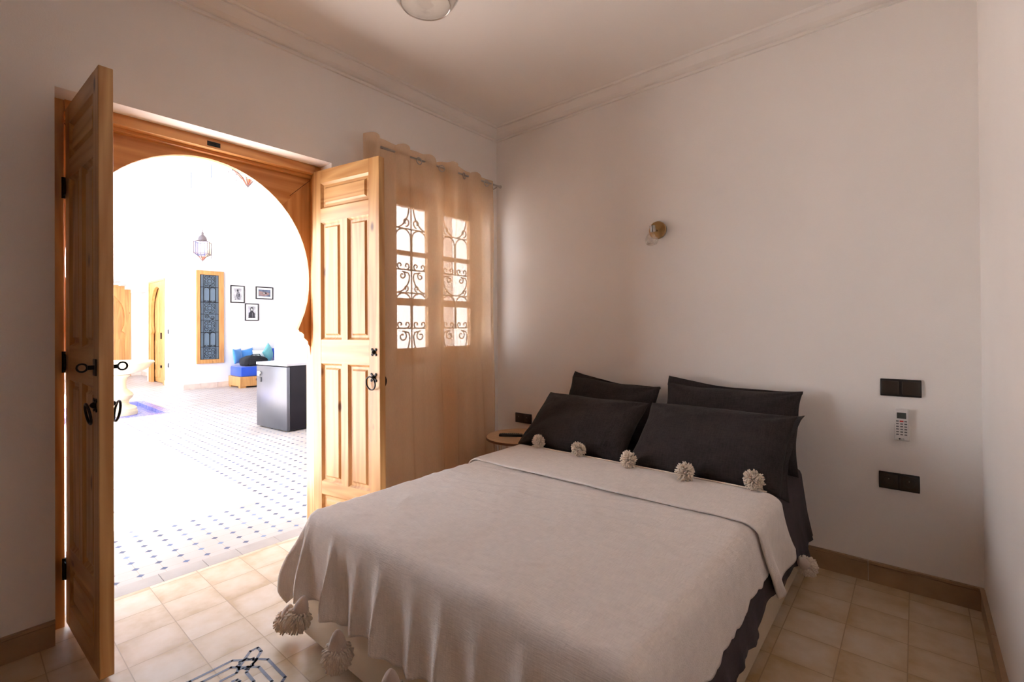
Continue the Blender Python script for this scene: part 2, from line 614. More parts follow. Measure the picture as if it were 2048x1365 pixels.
def wall_slab(axis, p0, p1, u0, u1, z0, z1, holes=()):
    """a wall between the planes axis=p0 and axis=p1, running u0..u1, with rectangular holes (u0,u1,z0,z1)"""
    mb = MB()
    us = sorted({u0, u1, *[h[0] for h in holes], *[h[1] for h in holes]})
    zs = sorted({z0, z1, *[h[2] for h in holes], *[h[3] for h in holes]})
    us = [u for u in us if u0 <= u <= u1]
    zs = [z for z in zs if z0 <= z <= z1]
    def P(p, u, z):
        return (p, u, z) if axis == 0 else (u, p, z)
    def solid(i, j):
        if i < 0 or j < 0 or i >= len(us) - 1 or j >= len(zs) - 1:
            return False
        cu, cz = (us[i] + us[i + 1]) / 2, (zs[j] + zs[j + 1]) / 2
        return not any(h[0] < cu < h[1] and h[2] < cz < h[3] for h in holes)
    for i in range(len(us) - 1):
        for j in range(len(zs) - 1):
            if not solid(i, j):
                continue
            a, b, c, d = us[i], us[i + 1], zs[j], zs[j + 1]
            mb.quad(P(p0, a, c), P(p0, b, c), P(p0, b, d), P(p0, a, d))
            mb.quad(P(p1, a, c), P(p1, a, d), P(p1, b, d), P(p1, b, c))
            if not solid(i - 1, j): mb.quad(P(p0, a, c), P(p0, a, d), P(p1, a, d), P(p1, a, c))
            if not solid(i + 1, j): mb.quad(P(p0, b, c), P(p1, b, c), P(p1, b, d), P(p0, b, d))
            if not solid(i, j - 1): mb.quad(P(p0, a, c), P(p1, a, c), P(p1, b, c), P(p0, b, c))
            if not solid(i, j + 1): mb.quad(P(p0, a, d), P(p0, b, d), P(p1, b, d), P(p1, a, d))
    bmesh.ops.remove_doubles(mb.bm, verts=mb.bm.verts, dist=1e-5)
    return mb

# ================================================================== THE ROOM
W, ZC, YR, TH = 2.847, 2.868, -5.2, 0.28
OY0, OY1, OZ = -2.645, -1.457, 2.236          # door opening
WY0, WY1, WZ0, WZ1 = -1.0, -0.085, 1.0, 2.26  # window opening
struct(wall_slab(0, 0.0, -TH, YR - 0.2, 0.2, 0, 3.3,
       [(OY0, OY1, -1, OZ), (WY0, WY1, WZ0, WZ1)]).obj('wall_left', M_wall), 'pale plaster wall with the arched doorway and the curtained window')
struct(wall_slab(1, 0.0, 0.22, 0.0, W + 0.2, 0, 3.3).obj('wall_back', M_wall), 'pale plaster wall behind the head of the bed')
struct(wall_slab(0, W, W + 0.2, YR, 0.0, 0, 3.3).obj('wall_right', M_wall), 'pale plaster wall at the far right edge')
struct(wall_slab(1, YR, YR - 0.2, 0.0, W + 0.2, 0, 3.3).obj('wall_rear', M_absorb_rear))
struct(MB().box(0, W, YR, 0, ZC, ZC + 0.2).obj('ceiling', M_ceil), 'plain ceiling of the bedroom')
XS = -0.2346
fl = struct(MB().box(XS, W, YR, 0, -0.1, 0).obj('floor', M_floor), 'square cream cement floor tiles')

# navy inlay pattern in the floor tiles
CX, CY = 0.995, -2.49
def inlay(mb, pts, wd=0.0055):
    for a, b in zip(pts, pts[1:]):
        a, b = Vector((*a, 0)), Vector((*b, 0))
        d = (b - a)
        if d.length < 1e-5:
            continue
        d.normalize()
        n = Vector((-d.y, d.x, 0)) * wd
        a2, b2 = a - d * wd * 0.6, b + d * wd * 0.6
        zz = Vector((0, 0, 0.0006))
        mb.quad(a2 - n + zz, b2 - n + zz, b2 + n + zz, a2 + n + zz)
lines = [
    [(0.6435, -2.49), (0.6435, -2.3835), (0.648, -2.364), (0.648, -2.227), (0.679, -2.197), (0.711, -2.162), (0.744, -2.137), (0.889, -2.137), (0.904, -2.155), (0.93, -2.20), (0.995, -2.20)],
    [(0.731, -2.294), (0.731, -2.241), (0.708, -2.224), (0.68, -2.198), (0.645, -2.161), (0.645, -2.134), (0.677, -2.134), (0.713, -2.166), (0.743, -2.206), (0.756, -2.217), (0.824, -2.218), (0.87, -2.26), (0.995, -2.26)],
    [(0.684, -2.49), (0.684, -2.337), (0.684, -2.244), (0.708, -2.224), (0.727, -2.204), (0.761, -2.176), (0.872, -2.176), (0.91, -2.23), (0.91, -2.30), (0.995, -2.36)],
    [(0.765, -2.267), (0.769, -2.253), (0.785, -2.25), (0.80, -2.262), (0.86, -2.262), (0.90, -2.34), (0.995, -2.43)],
]
# small eight-pointed star at the corner crossing
st = []
for k in range(17):
    a = k * PI / 8 + PI / 8
    rad = 0.024 if k % 2 else 0.033
    st.append((0.707 + rad * math.cos(a), -2.199 + rad * math.sin(a)))
lines.append(st)
mb = MB()
for sx in (1, -1):
    for sy in (1, -1):
        for ln in lines:
            for sw in (False,):
                q = []
                for (x, y) in ln:
                    dx, dy = x - CX, y - CY
                    if sw:
                        dx, dy = -dy, -dx
                    q.append((CX + sx * dx, CY + sy * dy))
                inlay(mb, q, 0.004 if ln is st else 0.0055)
mb.obj('inlay', M_navy, fl, fixn=False, label='navy blue interlaced star pattern inlaid in the tiles')

# cornice: a coved profile swept along the walls
prof = [(0.0, -0.086), (0.014, -0.086), (0.016, -0.080), (0.016, -0.074), (0.010, -0.072), (0.010, -0.066), (0.024, -0.062), (0.045, -0.052), (0.066, -0.030), (0.078, -0.018), (0.078, -0.010), (0.090, -0.010), (0.098, -0.004), (0.100, 0.0), (0.0, 0.0)]
mb = MB()
ring_pts = []
def corner_off(d):
    return [(d, YR + d), (d, -d), (W - d, -d), (W - d, YR + d)]
rings = [[(x, y, ZC + dz) for x, y in corner_off(d)] for d, dz in prof]
n = len(rings)
for i in range(n):
    a, b = rings[i], rings[(i + 1) % n]
    for k in range(4):
        k2 = (k + 1) % 4
        mb.quad(a[k], a[k2], b[k2], b[k])
struct(mb.obj('trim_1', M_trimp), 'moulded plaster cornice round the ceiling')

# skirting boards, tiles with joints
def skirting(name, axis, p, sgn, u0, u1, label):
    mb = MB()
    n = max(1, round((u1 - u0) / 0.4))
    for i in range(n):
        a = u0 + (u1 - u0) * i / n + 0.0012
        b = u0 + (u1 - u0) * (i + 1) / n - 0.0012
        for (t, z0, z1) in ((0.012, 0, 0.086), (0.009, 0.086, 0.090), (0.016, 0.090, 0.101)):
            x0, x1 = sorted((p, p + sgn * t))
            if axis == 0:
                mb.box(x0, x1, a, b, z0, z1)
            else:
                mb.box(a, b, x0, x1, z0, z1)
    return struct(mb.obj(name, M_base), label)
skirting('baseboard_back', 1, 0.0, -1, 0.0, W, 'brown tile skirting under the headboard wall')
skirting('baseboard_right', 0, W, -1, YR, -0.016, 'brown tile skirting along the right wall')
skirting('baseboard_left', 0, 0.0, 1, YR, OY0, 'brown tile skirting left of the doorway')
skirting('baseboard_window', 0, 0.0, 1, OY1, -0.016, 'brown tile skirting under the curtained window')

# threshold strip
mb = MB()
y = -3.2
while y < -0.9:
    L = random.uniform(0.16, 0.26)
    mb.box(-0.345, XS - 0.001, y, y + L - 0.002, -0.05, 0.0)
    y += L
struct(mb.obj('trim_2', M_strip), 'pale stone strip between bedroom and courtyard tiles')

# ------------------------------------------------------------------ arched doorway
d1 = thing('door_1', (-0.2, -2.05, 0), kind='structure')
d1['label'] = 'varnished pine door frame with a horseshoe arch'
YM = -2.05
HW = (OY1 - OY0) / 2
def arch_half(hw, zc, zt, low):
    pts = []
    for k in range(0, 19):
        a = PI / 2 * (1 - k / 18)
        pts.append((hw * math.cos(a), zc + (zt - zc) * math.sin(a)))
    pts += low
    return pts     # (dy, z) from crown down the right side
lowc = [(0.5435, 1.49), (0.535, 1.42), (0.517, 1.35), (0.494, 1.29), (0.482, 1.262), (0.478, 1.250), (0.484, 1.240), (0.500, 1.232), (0.512, 1.220), (0.513, 1.200), (0.524, 1.190), (0.536, 1.178), (0.538, 1.160), (0.548, 1.145), (0.550, 1.120), (0.5525, 1.095)]
half = arch_half(0.545, 1.56, 2.15, lowc)
def arch_panel(half, hw, ztop, x0, x1, miter=True):
    """slab between x0 and x1 with the arch cut out; right half then mirrored left, all relative to centre"""
    mb = MB()
    for s in (1, -1):
        inner = [(s * a, z) for a, z in half]
        outer = []
        zc = 1.56
        for a, z in half:
            if z >= zc:
                # ray from the centre to the rectangle
                dx, dz = a, z - zc
                k = 1e9
                if dx > 1e-6: k = min(k, hw / dx)
                if dz > 1e-6: k = min(k, (ztop - zc) / dz)
                outer.append((s * dx * k, zc + dz * k))
            else:
                outer.append((s * hw, z))
        # keep the square corner
        for i in range(len(inner) - 1):
            o0, o1 = outer[i], outer[i + 1]
            i0, i1 = inner[i], inner[i + 1]
            poly = [i0, i1, o1]
            if abs(o0[1] - ztop) < 1e-6 and abs(abs(o1[0]) - hw) < 1e-6 and abs(o1[1] - ztop) > 1e-6:
                poly.append((s * hw, ztop))
            poly.append(o0)
            # drop duplicates
            q = []
            for p in poly:
                if not q or (abs(p[0] - q[-1][0]) + abs(p[1] - q[-1][1])) > 1e-6:
                    q.append(p)
            if len(q) < 3:
                continue
            f = [mb.bm.verts.new((x1, p[0], p[1])) for p in q]
            g = [mb.bm.verts.new((x0, p[0], p[1])) for p in q]
            mb.bm.faces.new(f)
            mb.bm.faces.new(g[::-1])
            mb.quad((x0, *i0), (x1, *i0), (x1, *i1), (x0, *i1))
            mb.quad((x0, *o0), (x1, *o0), (x1, *o1), (x0, *o1))
    bmesh.ops.remove_doubles(mb.bm, verts=mb.bm.verts, dist=1e-5)
    return mb
top = arch_panel([h for h in half], 0.594, 2.20, -0.016, 0.016)
# the level board and the two upright boards are mitred: give them grain by face position
def split_arch(mb, hw, zt):
    for f in mb.bm.faces:
        c = f.calc_center_median()
        if c.z - zt > -(hw - abs(c.y)) * 1.05 - 0.015 and False:
            f.material_index = 1
    return mb
for f in top.bm.faces:
    c = f.calc_center_median()
    # mitre runs from the outer corner (0.594,2.20) inwards and down at about 38 degrees
    if c.z > 2.20 - (0.594 - abs(c.y)) * 0.95 - 1e-4:
        f.material_index = 1
top.obj('arch_panel', [M_or_z, M_or_y], d1, label='horseshoe arch board with carved cusps')
mb = MB()
for s in (1, -1):
    mb.tube([(0.0175, s * 0.594, 2.20), (0.0175, s * 0.43, 2.042)], 0.0012, 4)
mb.obj('mitre_joint', M_dark, d1)
# frame: uprights and head
mb = MB()
for s in (-1, 1):
    a, b = sorted((s * 0.594, s * 0.553))
    mb.box(-0.04, 0.075, a, b, 0.0, 2.236, 0.002)
mb.obj('jamb', M_or_z, d1)
mb = MB()
mb.box(-0.04, 0.085, -0.553, 0.553, 2.185, 2.236, 0.002)
mb.box(0.016, 0.045, -0.553, 0.553, 2.168, 2.187, 0.004)
mb.obj('head_rail', M_or_y, d1)
mb = MB()
mb.box(0.085, 0.088, -0.05, 0.05 - 0.04, 2.195, 2.218, 0.001)
mb.box(0.088, 0.096, -0.03, -0.01, 2.20, 2.214, 0.002)
mb.xf(Matrix.Translation((0, 0.03, 0))).obj('catch_plate', M_iron, d1, label='small black catch on the head rail')

# ------------------------------------------------------------------ door leaves
def rounded_panel(mb, x0, x1, z0, z1, yf, sgn):
    """raised and fielded panel recessed in its frame; yf face plane, sgn outward"""
    e = 0.012
    mb.box(x0 + 0.0, x1 - 0.0, min(yf - sgn * 0.014, yf - sgn * 0.020), max(yf - sgn * 0.014, yf - sgn * 0.020), z0, z1)
    b = 0.026
    pts = [(x0 + b, z0 + b), (x1 - b, z0 + b), (x1 - b, z1 - b), (x0 + b, z1 - b)]
    i = 0.010
    q = [(x0 + b + i, z0 + b + i), (x1 - b - i, z0 + b + i), (x1 - b - i, z1 - b - i), (x0 + b + i, z1 - b - i)]
    y0, y1 = yf - sgn * 0.014, yf - sgn * 0.005
    for k in range(4):
        k2 = (k + 1) % 4
        mb.quad((pts[k][0], y0, pts[k][1]), (pts[k2][0], y0, pts[k2][1]), (q[k2][0], y1, q[k2][1]), (q[k][0], y1, q[k][1]))
    mb.quad(*[(p[0], y1, p[1]) for p in q])

LW, LH, LT = 0.550, 2.175, 0.042
PANELS = [  # x0,x1,z0,z1 measured on the leaf (z from the floor)
    (0.075, 0.470, 1.965, 2.118),
    (0.075, 0.250, 1.190, 1.885), (0.300, 0.470, 1.190, 1.885),
    (0.075, 0.250, 0.355, 1.050), (0.300, 0.470, 0.355, 1.050),
    (0.075, 0.470, 0.110, 0.280)]
def ring_handle(parent, x, y, z, s, big=True, ang=0.0):
    """iron ring on a pierced square plate; s is the outward y direction"""
    mb = MB()
    R = 0.024 if big else 0.020
    for k in range(4):
        a = k * PI / 2 + PI / 4
        mb.ball((x + math.cos(a) * R, y + s * 0.002, z + math.sin(a) * R), 0.009, 1, (1, 0.35, 1))
        mb.box(-0.005, 0.005, -0.002, 0.002, 0.0, R, mat=Matrix.Translation((x, y + s * 0.002, z)) @ Matrix.Rotation(-a + PI / 2, 4, 'Y'))
    mb.lathe([(0, 0), (0.013, 0), (0.011, 0.008), (0.007, 0.014), (0, 0.018)], 12, Matrix.Translation((x, y, z)) @ Matrix.Rotation(-s * PI / 2, 4, 'X'), cap=False)
    pl = mb.obj('handle_plate' if big else 'knob', M_iron, parent, smooth='auto')
    if big:
        mb = MB()
        rr_ = 0.033
        c = Vector((x - 0.004, y + s * 0.020, z - 0.030))
        pts = [c + Vector((math.sin(t) * rr_, s * 0.006 * math.cos(t), math.cos(t) * rr_ * 1.1)) for t in [2 * PI * k / 28 for k in range(28)]]
        mb.tube(pts, 0.0042, 8, closed=True)
        mb.obj('ring_handle', M_iron, pl, smooth=True)
    return pl

def make_leaf(loc, rz, face, label, hinge_side):
    """leaf runs along +x from its hinge; face = y direction of the side seen"""
    t = thing('door_leaf', loc, label, 'door', None, rz)
    y0, y1 = (-LT, 0.0) if face > 0 else (0.0, LT)
    z0, z1 = 0.02, 0.02 + LH
    for (a, b) in ((0.0, 0.075), (0.470, LW)):     # grain up
        MB().box(a, b, y0, y1, z0, z1, 0.0025).obj('stile', M_pine_z, t)
    for (a, b, c, d) in ((0.250, 0.300, 1.190, 1.885), (0.250, 0.300, 0.355, 1.050)):
        MB().box(a, b, y0, y1, c, d).obj('mullion', M_pine_z, t)
    for (c, d) in ((0.02, 0.110), (0.280, 0.355), (1.050, 1.190), (1.885, 1.965), (2.118, z1)):
        MB().box(0.0745, 0.4705, y0 + 0.0005, y1 - 0.0005, c, d).obj('rail', M_pine_x, t)
    # stopped chamfer moulding round each panel opening, plus the panel
    for (a, b, c, d) in PANELS:
        mb = MB()
        for yf, s in ((y1, 1), (y0, -1)):
            rounded_panel(mb, a, b, c, d, yf, s)
            ch = 0.013
            for (p, q, ax) in (((a, c), (a, d), 'v'), ((b, c), (b, d), 'v2'), ((a, c), (b, c), 'h'), ((a, d), (b, d), 'h2')):
                o = {'v': (ch, 0), 'v2': (-ch, 0), 'h': (0, ch), 'h2': (0, -ch)}[ax]
                yy = yf - s * 0.0008
                yd = yf - s * 0.015
                mb.quad((p[0], yy, p[1]), (q[0], yy, q[1]), (q[0] + o[0], yd, q[1] + o[1]), (p[0] + o[0], yd, p[1] + o[1]))
        mb.obj('panel', M_pine_x if (b - a) > 0.3 else M_pine_z, t, fixn=False)
    for s, yf in ((1, y1), (-1, y0)):
        ring_handle(t, 0.505, yf, 0.985, s, True)
    return t, y0, y1

lt, ly0, ly1 = make_leaf((-0.118, -2.553, 0), math.radians(2.4), -1, 'pine panelled door leaf standing open at left of the arch', -1)
lt.location = (-0.118, -2.600, 0)
for s, yf in ((-1, ly0), (1, ly1)):      # latch with a turned ring
    mb = MB()
    mb.box(0.485, 0.522, min(yf, yf + s * 0.004), max(yf, yf + s * 0.004), 1.09, 1.15, 0.001)
    mb.box(0.498, 0.510, min(yf, yf + s * 0.022), max(yf, yf + s * 0.022), 1.112, 1.128, 0.002)
    la = mb.obj('latch', M_iron, lt, smooth='auto')
    mb = MB()
    c = Vector((0.50, yf + s * 0.036, 1.12))
    mb.tube([c + Vector((0, math.cos(t_) * 0.014, math.sin(t_) * 0.014)) for t_ in [2 * PI * k / 20 for k in range(20)]], 0.0035, 6, closed=True)
    mb.obj('latch_ring', M_iron, la, smooth=True)
def hinges(t, y, zs, s):
    for z in zs:
        mb = MB()
        mb.lathe([(0, -0.045), (0.008, -0.045), (0.008, 0.045), (0, 0.045)], 12, Matrix.Translation((-0.010, y, z)))
        mb.box(-0.010, 0.03, min(y, y + 0.003 * s), max(y, y + 0.003 * s), z - 0.035, z + 0.035)
        mb.obj('hinge', M_iron, t, smooth='auto', label='black iron hinge')
hinges(lt, -0.004, (0.245, 1.12, 1.86), -1)

rt, ry0, ry1 = make_leaf((-0.130, -1.510, 0), math.atan2(0.10, 0.54), -1, 'pine panelled door leaf swung back in front of the curtain', 1)
ring_handle(rt, 0.508, ry0, 1.124, -1, False)
mb = MB()
mb.lathe([(0, 0), (0.009, 0), (0.006, 0.012), (0, 0.02)], 10, Matrix.Translation((0.508, ry1, 1.124)) @ Matrix.Rotation(-PI / 2, 4, 'X'), cap=False)
mb.obj('knob', M_iron, rt, smooth=True)
hinges(rt, ry1, (0.245, 1.12, 1.86), 1)

# ------------------------------------------------------------------ wrought iron grille helper (in a local plane: u across, z up)
def spiral(cx, cz, r, a0, turns, sgn=1, n=22, r_in=0.28):
    pts = []
    for k in range(n + 1):
        f = k / n
        a = a0 + sgn * turns * 2 * PI * f
        q = r * (1 - (1 - r_in) * f)
        pts.append((cx + q * math.cos(a), cz + q * math.sin(a)))
    return pts
def grille_lines(u0, u1, z0, z1, rows, cols):
    """rows: list of (kind, height share) from the top down; returns polylines"""
    L = []
    tot = sum(h for _, h in rows)
    z = z1
    wd = u1 - u0
    for kind, h in rows:
        hh = (z1 - z0) * h / tot
        za, zb = z - hh, z
        L.append([(u0, za), (u1, za)])
        cw = wd / cols
        for c in range(cols):
            a, b = u0 + c * cw, u0 + (c + 1) * cw
            cx, cz = (a + b) / 2, (za + zb) / 2
            if kind == 'rosette':
                r = min(cw, hh) * 0.21
                for sx in (-1, 1):
                    for sz in (-1, 1):
                        ox, oz = cx + sx * cw * 0.25, cz + sz * hh * 0.25
                        L.append(spiral(ox, oz, r, math.atan2(-sz, -sx) + 0.9, 1.2, 1))
                        L.append([(ox - sx * r * 0.9, oz + sz * r * 0.3), (cx, oz + sz * hh * 0.20)])
                        L.append([(ox + sx * r * 0.3, oz - sz * r * 0.9), (ox + sx * r * 0.9, cz)])
                L.append([(cx + math.cos(t) * r * 0.8, cz + math.sin(t) * r * 0.8) for t in [2 * PI * k / 14 for k in range(15)]])
            elif kind == 'heart':
                r = min(cw, hh) * 0.17
                for sx in (-1, 1):
                    ox, oz = cx + sx * cw * 0.22, zb - r * 1.5
                    L.append(spiral(ox, oz, r, PI / 2 if sx < 0 else PI / 2, 1.1, -sx))
                    pts = []
                    for k in range(11):
                        f = k / 10
                        pts.append((cx + sx * (cw * 0.44) * math.cos(f * PI / 2), oz - (oz - za) * math.sin(f * PI / 2)))
                    L.append([(cx + sx * cw * 0.22, oz + r)] + [(cx + sx * cw * 0.40, oz + r * 0.7)] + pts)
                    o2 = za + r * 1.2
                    L.append(spiral(cx + sx * cw * 0.33, o2, r * 0.8, -PI / 2, 1.0, sx))
            elif kind == 'arch':
                for hc in (-1, 1):
                    ax = cx + hc * cw * 0.25
                    rr2 = cw * 0.23
                    pts = [(ax - rr2, za)] + [(ax - rr2 * math.cos(t), zb - rr2 + rr2 * math.sin(t) - 0.002) for t in [PI * k / 12 for k in range(13)]] + [(ax + rr2, za)]
                    L.append(pts)
                    for s2 in (-1, 1):
                        L.append(spiral(ax + s2 * rr2 * 0.45, za + rr2 * 0.42, rr2 * 0.38, -PI / 2, 0.9, s2))
            elif kind == 's':
                r = hh * 0.33
                L.append(spiral(a + r * 1.6, cz + hh * 0.08, r, PI / 2, 1.3, 1))
                L.append(spiral(b - r * 1.6, cz - hh * 0.08, r, -PI / 2, 1.3, 1))
                L.append([(a + r * 1.6, cz + hh * 0.08 + r)] + [(a + r * 1.6 + (b - a - r * 3.2) * f, cz + (hh * 0.08 + r) * math.cos(PI * f)) for f in [k / 12 for k in range(13)]])
        z = za
    L.append([(u0, z1), (u1, z1)])
    cw = wd / cols
    for c in range(cols + 1):
        L.append([(u0 + c * cw, z0), (u0 + c * cw, z1)])
    return L
def grille_mesh(L, x, r, seg=5):
    mb = MB()
    for p in L:
        mb.tube([(x, a, b) for a, b in p], r, seg)
    return mb

# ------------------------------------------------------------------ window in the left wall
wn_ = thing('window_1', (-0.15, -0.54, 1.0), kind='structure')
wn_['label'] = 'pine casement window behind the sheer curtain'
WX = -0.15
fy0, fy1 = WY0 + 0.001, WY1 - 0.001
def LOC(mb):
    return mb.xf(Matrix.Translation((0.15, 0.54, -1.0)))
mb = MB()
mb.box(WX - 0.035, WX + 0.02, fy0, fy0 + 0.035, 1.001, 2.259, 0.002)
mb.box(WX - 0.035, WX + 0.02, fy1 - 0.035, fy1, 1.001, 2.259, 0.002)
mb.box(WX - 0.035, WX + 0.02, fy0 + 0.035, fy1 - 0.035, 1.001, 1.05, 0.002)
mb.box(WX - 0.035, WX + 0.02, fy0 + 0.035, fy1 - 0.035, 2.19, 2.259, 0.002)
LOC(mb).obj('window_frame', M_pine_z, wn_)
mid = -0.545
for (a, b, pa, pb) in ((fy0 + 0.036, mid, -0.900, -0.620), (mid + 0.001, fy1 - 0.036, -0.470, -0.182)):
    mb = MB()
    mb.box(WX - 0.02, WX + 0.02, a, pa, 1.051, 2.189, 0.002)
    mb.box(WX - 0.02, WX + 0.02, pb, b, 1.051, 2.189, 0.002)
    for (c, d) in ((1.051, 1.112), (1.418, 1.468), (1.776, 1.806), (2.124, 2.189)):
        mb.box(WX - 0.019, WX + 0.019, pa, pb, c, d)
    sh = LOC(mb).obj('sash', M_pine_z, wn_)
    mb = MB()
    mb.box(WX - 0.003, WX + 0.001, pa - 0.004, pb + 0.004, 1.108, 2.128)
    LOC(mb).obj('pane', M_glass, sh)
mb = MB()
mb.box(WX + 0.02, WX + 0.028, mid - 0.012, mid + 0.014, 1.52, 1.60, 0.002)
mb.tube([(WX + 0.04, mid, 1.50), (WX + 0.04, mid, 1.57)], 0.005, 8)
LOC(mb).obj('window_handle', M_iron, wn_)
gl = grille_lines(-0.985, -0.10, 1.02, 2.24, [('heart', 0.9), ('arch', 1.1), ('heart', 0.62), ('arch', 0.95), ('heart', 0.85)], 3)
LOC(grille_mesh(gl, -0.24, 0.0055)).obj('iron_grille', M_gril, wn_, smooth=True, label='black wrought iron scrollwork, hazed grey by glare, outside the glass')

# ------------------------------------------------------------------ curtain rod and curtains
ZR, XR = 2.39, 0.085
rod = thing('curtain_rod', (XR, -0.66, ZR), 'slim steel curtain rod above the window', 'curtain rod')
mb = MB().tube([(0, -0.585, 0), (0, 0.60, 0)], 0.007, 10)
mb.obj('rod', M_steel, rod, smooth='auto')
for s, y in ((-1, -0.600), (1, 0.612)):
    mb = MB().ball((0, y, 0), 0.013, 2)
    mb.tube([(0, y - s * 0.02, 0), (0, y, 0)], 0.009, 10)
    mb.obj('finial', M_steel, rod, smooth=True)
for y in (-0.55, 0.57):
    mb = MB().tube([(-XR + 0.001, y, -0.02), (-0.03, y, -0.02), (0, y, -0.010)], 0.005, 8)
    mb.box(-XR + 0.0005, -XR + 0.006, y - 0.012, y + 0.012, -0.045, 0.01, 0.002)
    mb.obj('bracket', M_steel, rod)

def curtain(name, y0, y1, nf, seed, label, eyelets, wob, amp_top=0.030):
    rnd = random.Random(seed)
    ph = [rnd.uniform(-0.6, 0.6) for _ in range(nf * 2 + 4)]
    hts = [rnd.uniform(0.0, 0.040) for _ in range(nf * 2 + 4)]
    t = thing(name, ((XR), (y0 + y1) / 2, 0.0), label, 'curtain', 'sheer curtains at the bedroom window')
    yc = (y0 + y1) / 2
    zb = 0.03
    def f(u, v):
        # u along the rod, v from bottom to top
        top = v ** 2.0
        s = u * nf
        k = int(s)
        fr_ = s - k
        hj = hts[k] * (1 - fr_) + hts[k + 1] * fr_
        zt = ZR + 0.022 + hj + 0.014 * abs(math.sin(PI * s))
        z = zb + (zt - zb) * v
        wv = math.sin(PI * s * 1.0 + 0.25 * math.sin(3.1 * s + seed))
        # narrow irregular secondary folds growing downwards
        dn = 1 - v
        sec = 0.45 * math.sin(PI * s * 0.83 + 1.3 * seed + 2.2 * dn) + 0.20 * math.sin(2 * PI * s * 1.3 + seed)
        sharp = math.copysign(abs(wv) ** 0.7, wv)
        A = amp_top * (0.75 + 0.25 * top)
        x = sharp * A + sec * 0.016 * (0.3 + dn)
        # drift of the folds across the drop
        yy = y0 + (y1 - y0) * u + (wob(u, dn) if wob else 0) + 0.012 * math.sin(5 * dn + 9 * u + seed) * dn
        x += 0.006 * math.sin(11 * dn + 6 * u)
        x = max(x, -XR + 0.02)
        return (x, yy - yc, z)
    mb = MB().grid(f, nf * 30, 70)
    mb.obj('cloth', M_curtain, t, smooth=True)
    for y in eyelets:
        mb = MB()
        c = Vector((0.0, y - yc, ZR - 0.004))
        ang = rnd.uniform(-0.5, 0.5)
        pts = []
        for k in range(24):
            a = 2 * PI * k / 24
            d = Vector((math.sin(ang), math.cos(ang), 0)) * math.cos(a) * 0.022 + Vector((0, 0, 1)) * math.sin(a) * 0.022
            pts.append(c + Vector((0.016, 0, -0.010)) + d)
        mb.tube(pts, 0.0035, 6, closed=True)
        mb.obj('eyelet', M_steel, t, smooth=True)
    return t
curtain('curtain', -1.30, -0.60, 6, 3, 'left sheer tan curtain, mostly behind the open door leaf', (-0.884, -0.685), lambda u, d: 0.05 * u * d)
curtain('curtain', -0.655, -0.150, 4, 8, 'right sheer tan curtain beside the room corner', (-0.468, -0.228), lambda u, d: -0.06 * (1 - u) * d * (1 - d) * 2)

# ------------------------------------------------------------------ bed
BX0, BX1, BY0, BY1 = 0.745, 2.175, -2.000, -0.035
MX0, MX1, MY0, MY1, ZM = 0.775, 2.155, -1.975, -0.045, 0.515
bed = thing('bed', ((BX0 + BX1) / 2, (BY0 + BY1) / 2, 0), 'double bed base covered in cream leatherette', 'bed')
bc = bed.location
def BL(mb):
    return mb.xf(Matrix.Translation((-bc.x, -bc.y, 0)))
for (nm, a) in (('foot_panel', (BX0, BX1, BY0, BY0 + 0.04)), ('side_panel', (BX0, BX0 + 0.04, BY0 + 0.04, BY1)), ('side_panel', (BX1 - 0.04, BX1, BY0 + 0.04, BY1)), ('head_panel', (BX0 + 0.04, BX1 - 0.04, BY1 - 0.04, BY1))):
    mb = MB().box(a[0], a[1], a[2], a[3], 0.035, 0.30, 0.008)
    BL(mb).obj(nm, M_cream, bed, smooth='auto')
mb = MB().box(BX0 + 0.04, BX1 - 0.04, BY0 + 0.04, BY1 - 0.04, 0.235, 0.27)
BL(mb).obj('slat_deck', M_plywood, bed)
for x in (BX0 + 0.07, BX1 - 0.07):
    for y in (BY0 + 0.07, (BY0 + BY1) / 2, BY1 - 0.07):
        mb = MB().lathe([(0, 0), (0.022, 0), (0.028, 0.04), (0, 0.04)], 14, Matrix.Translation((x, y, 0)))
        mb.box(x - 0.025, x + 0.025, y - 0.025, y + 0.025, 0.04, 0.236)
        BL(mb).obj('leg', M_black, bed)
mb = MB().box(MX0, MX1, MY0, MY1, 0.272, ZM - 0.012, 0.03)
tag(mb.obj('mattress', M_cream, smooth='auto'), 'thick mattress hidden under the sheet and blanket', 'mattress')

def drape(X, Y, rect, ztop, R, fold, nexp=2.0, flare=0.05):
    """lay an unfolded cloth point over a box edge; rect=(x0,x1,y0,y1)"""
    x0, x1, y0, y1 = rect
    dx = X - x1 if X > x1 else (X - x0 if X < x0 else 0.0)
    dy = Y - y0 if Y < y0 else (Y - y1 if Y > y1 else 0.0)
    qx, qy = min(max(X, x0), x1), min(max(Y, y0), y1)
    e = math.hypot(dx, dy)
    if e < 1e-9:
        return Vector((X, Y, ztop))
    d = (abs(dx) ** nexp + abs(dy) ** nexp) ** (1 / nexp)
    nx, ny = dx / e, dy / e
    arc = R * PI / 2
    if d < arc:
        a = d / R
        out = R * math.sin(a)
        z = ztop - R * (1 - math.cos(a))
    else:
        L = d - arc
        out = R + flare * L
        z = ztop - R - L
    fo = fold(X, Y, d)
    out += fo
    return Vector((qx + nx * out, qy + ny * out, z))

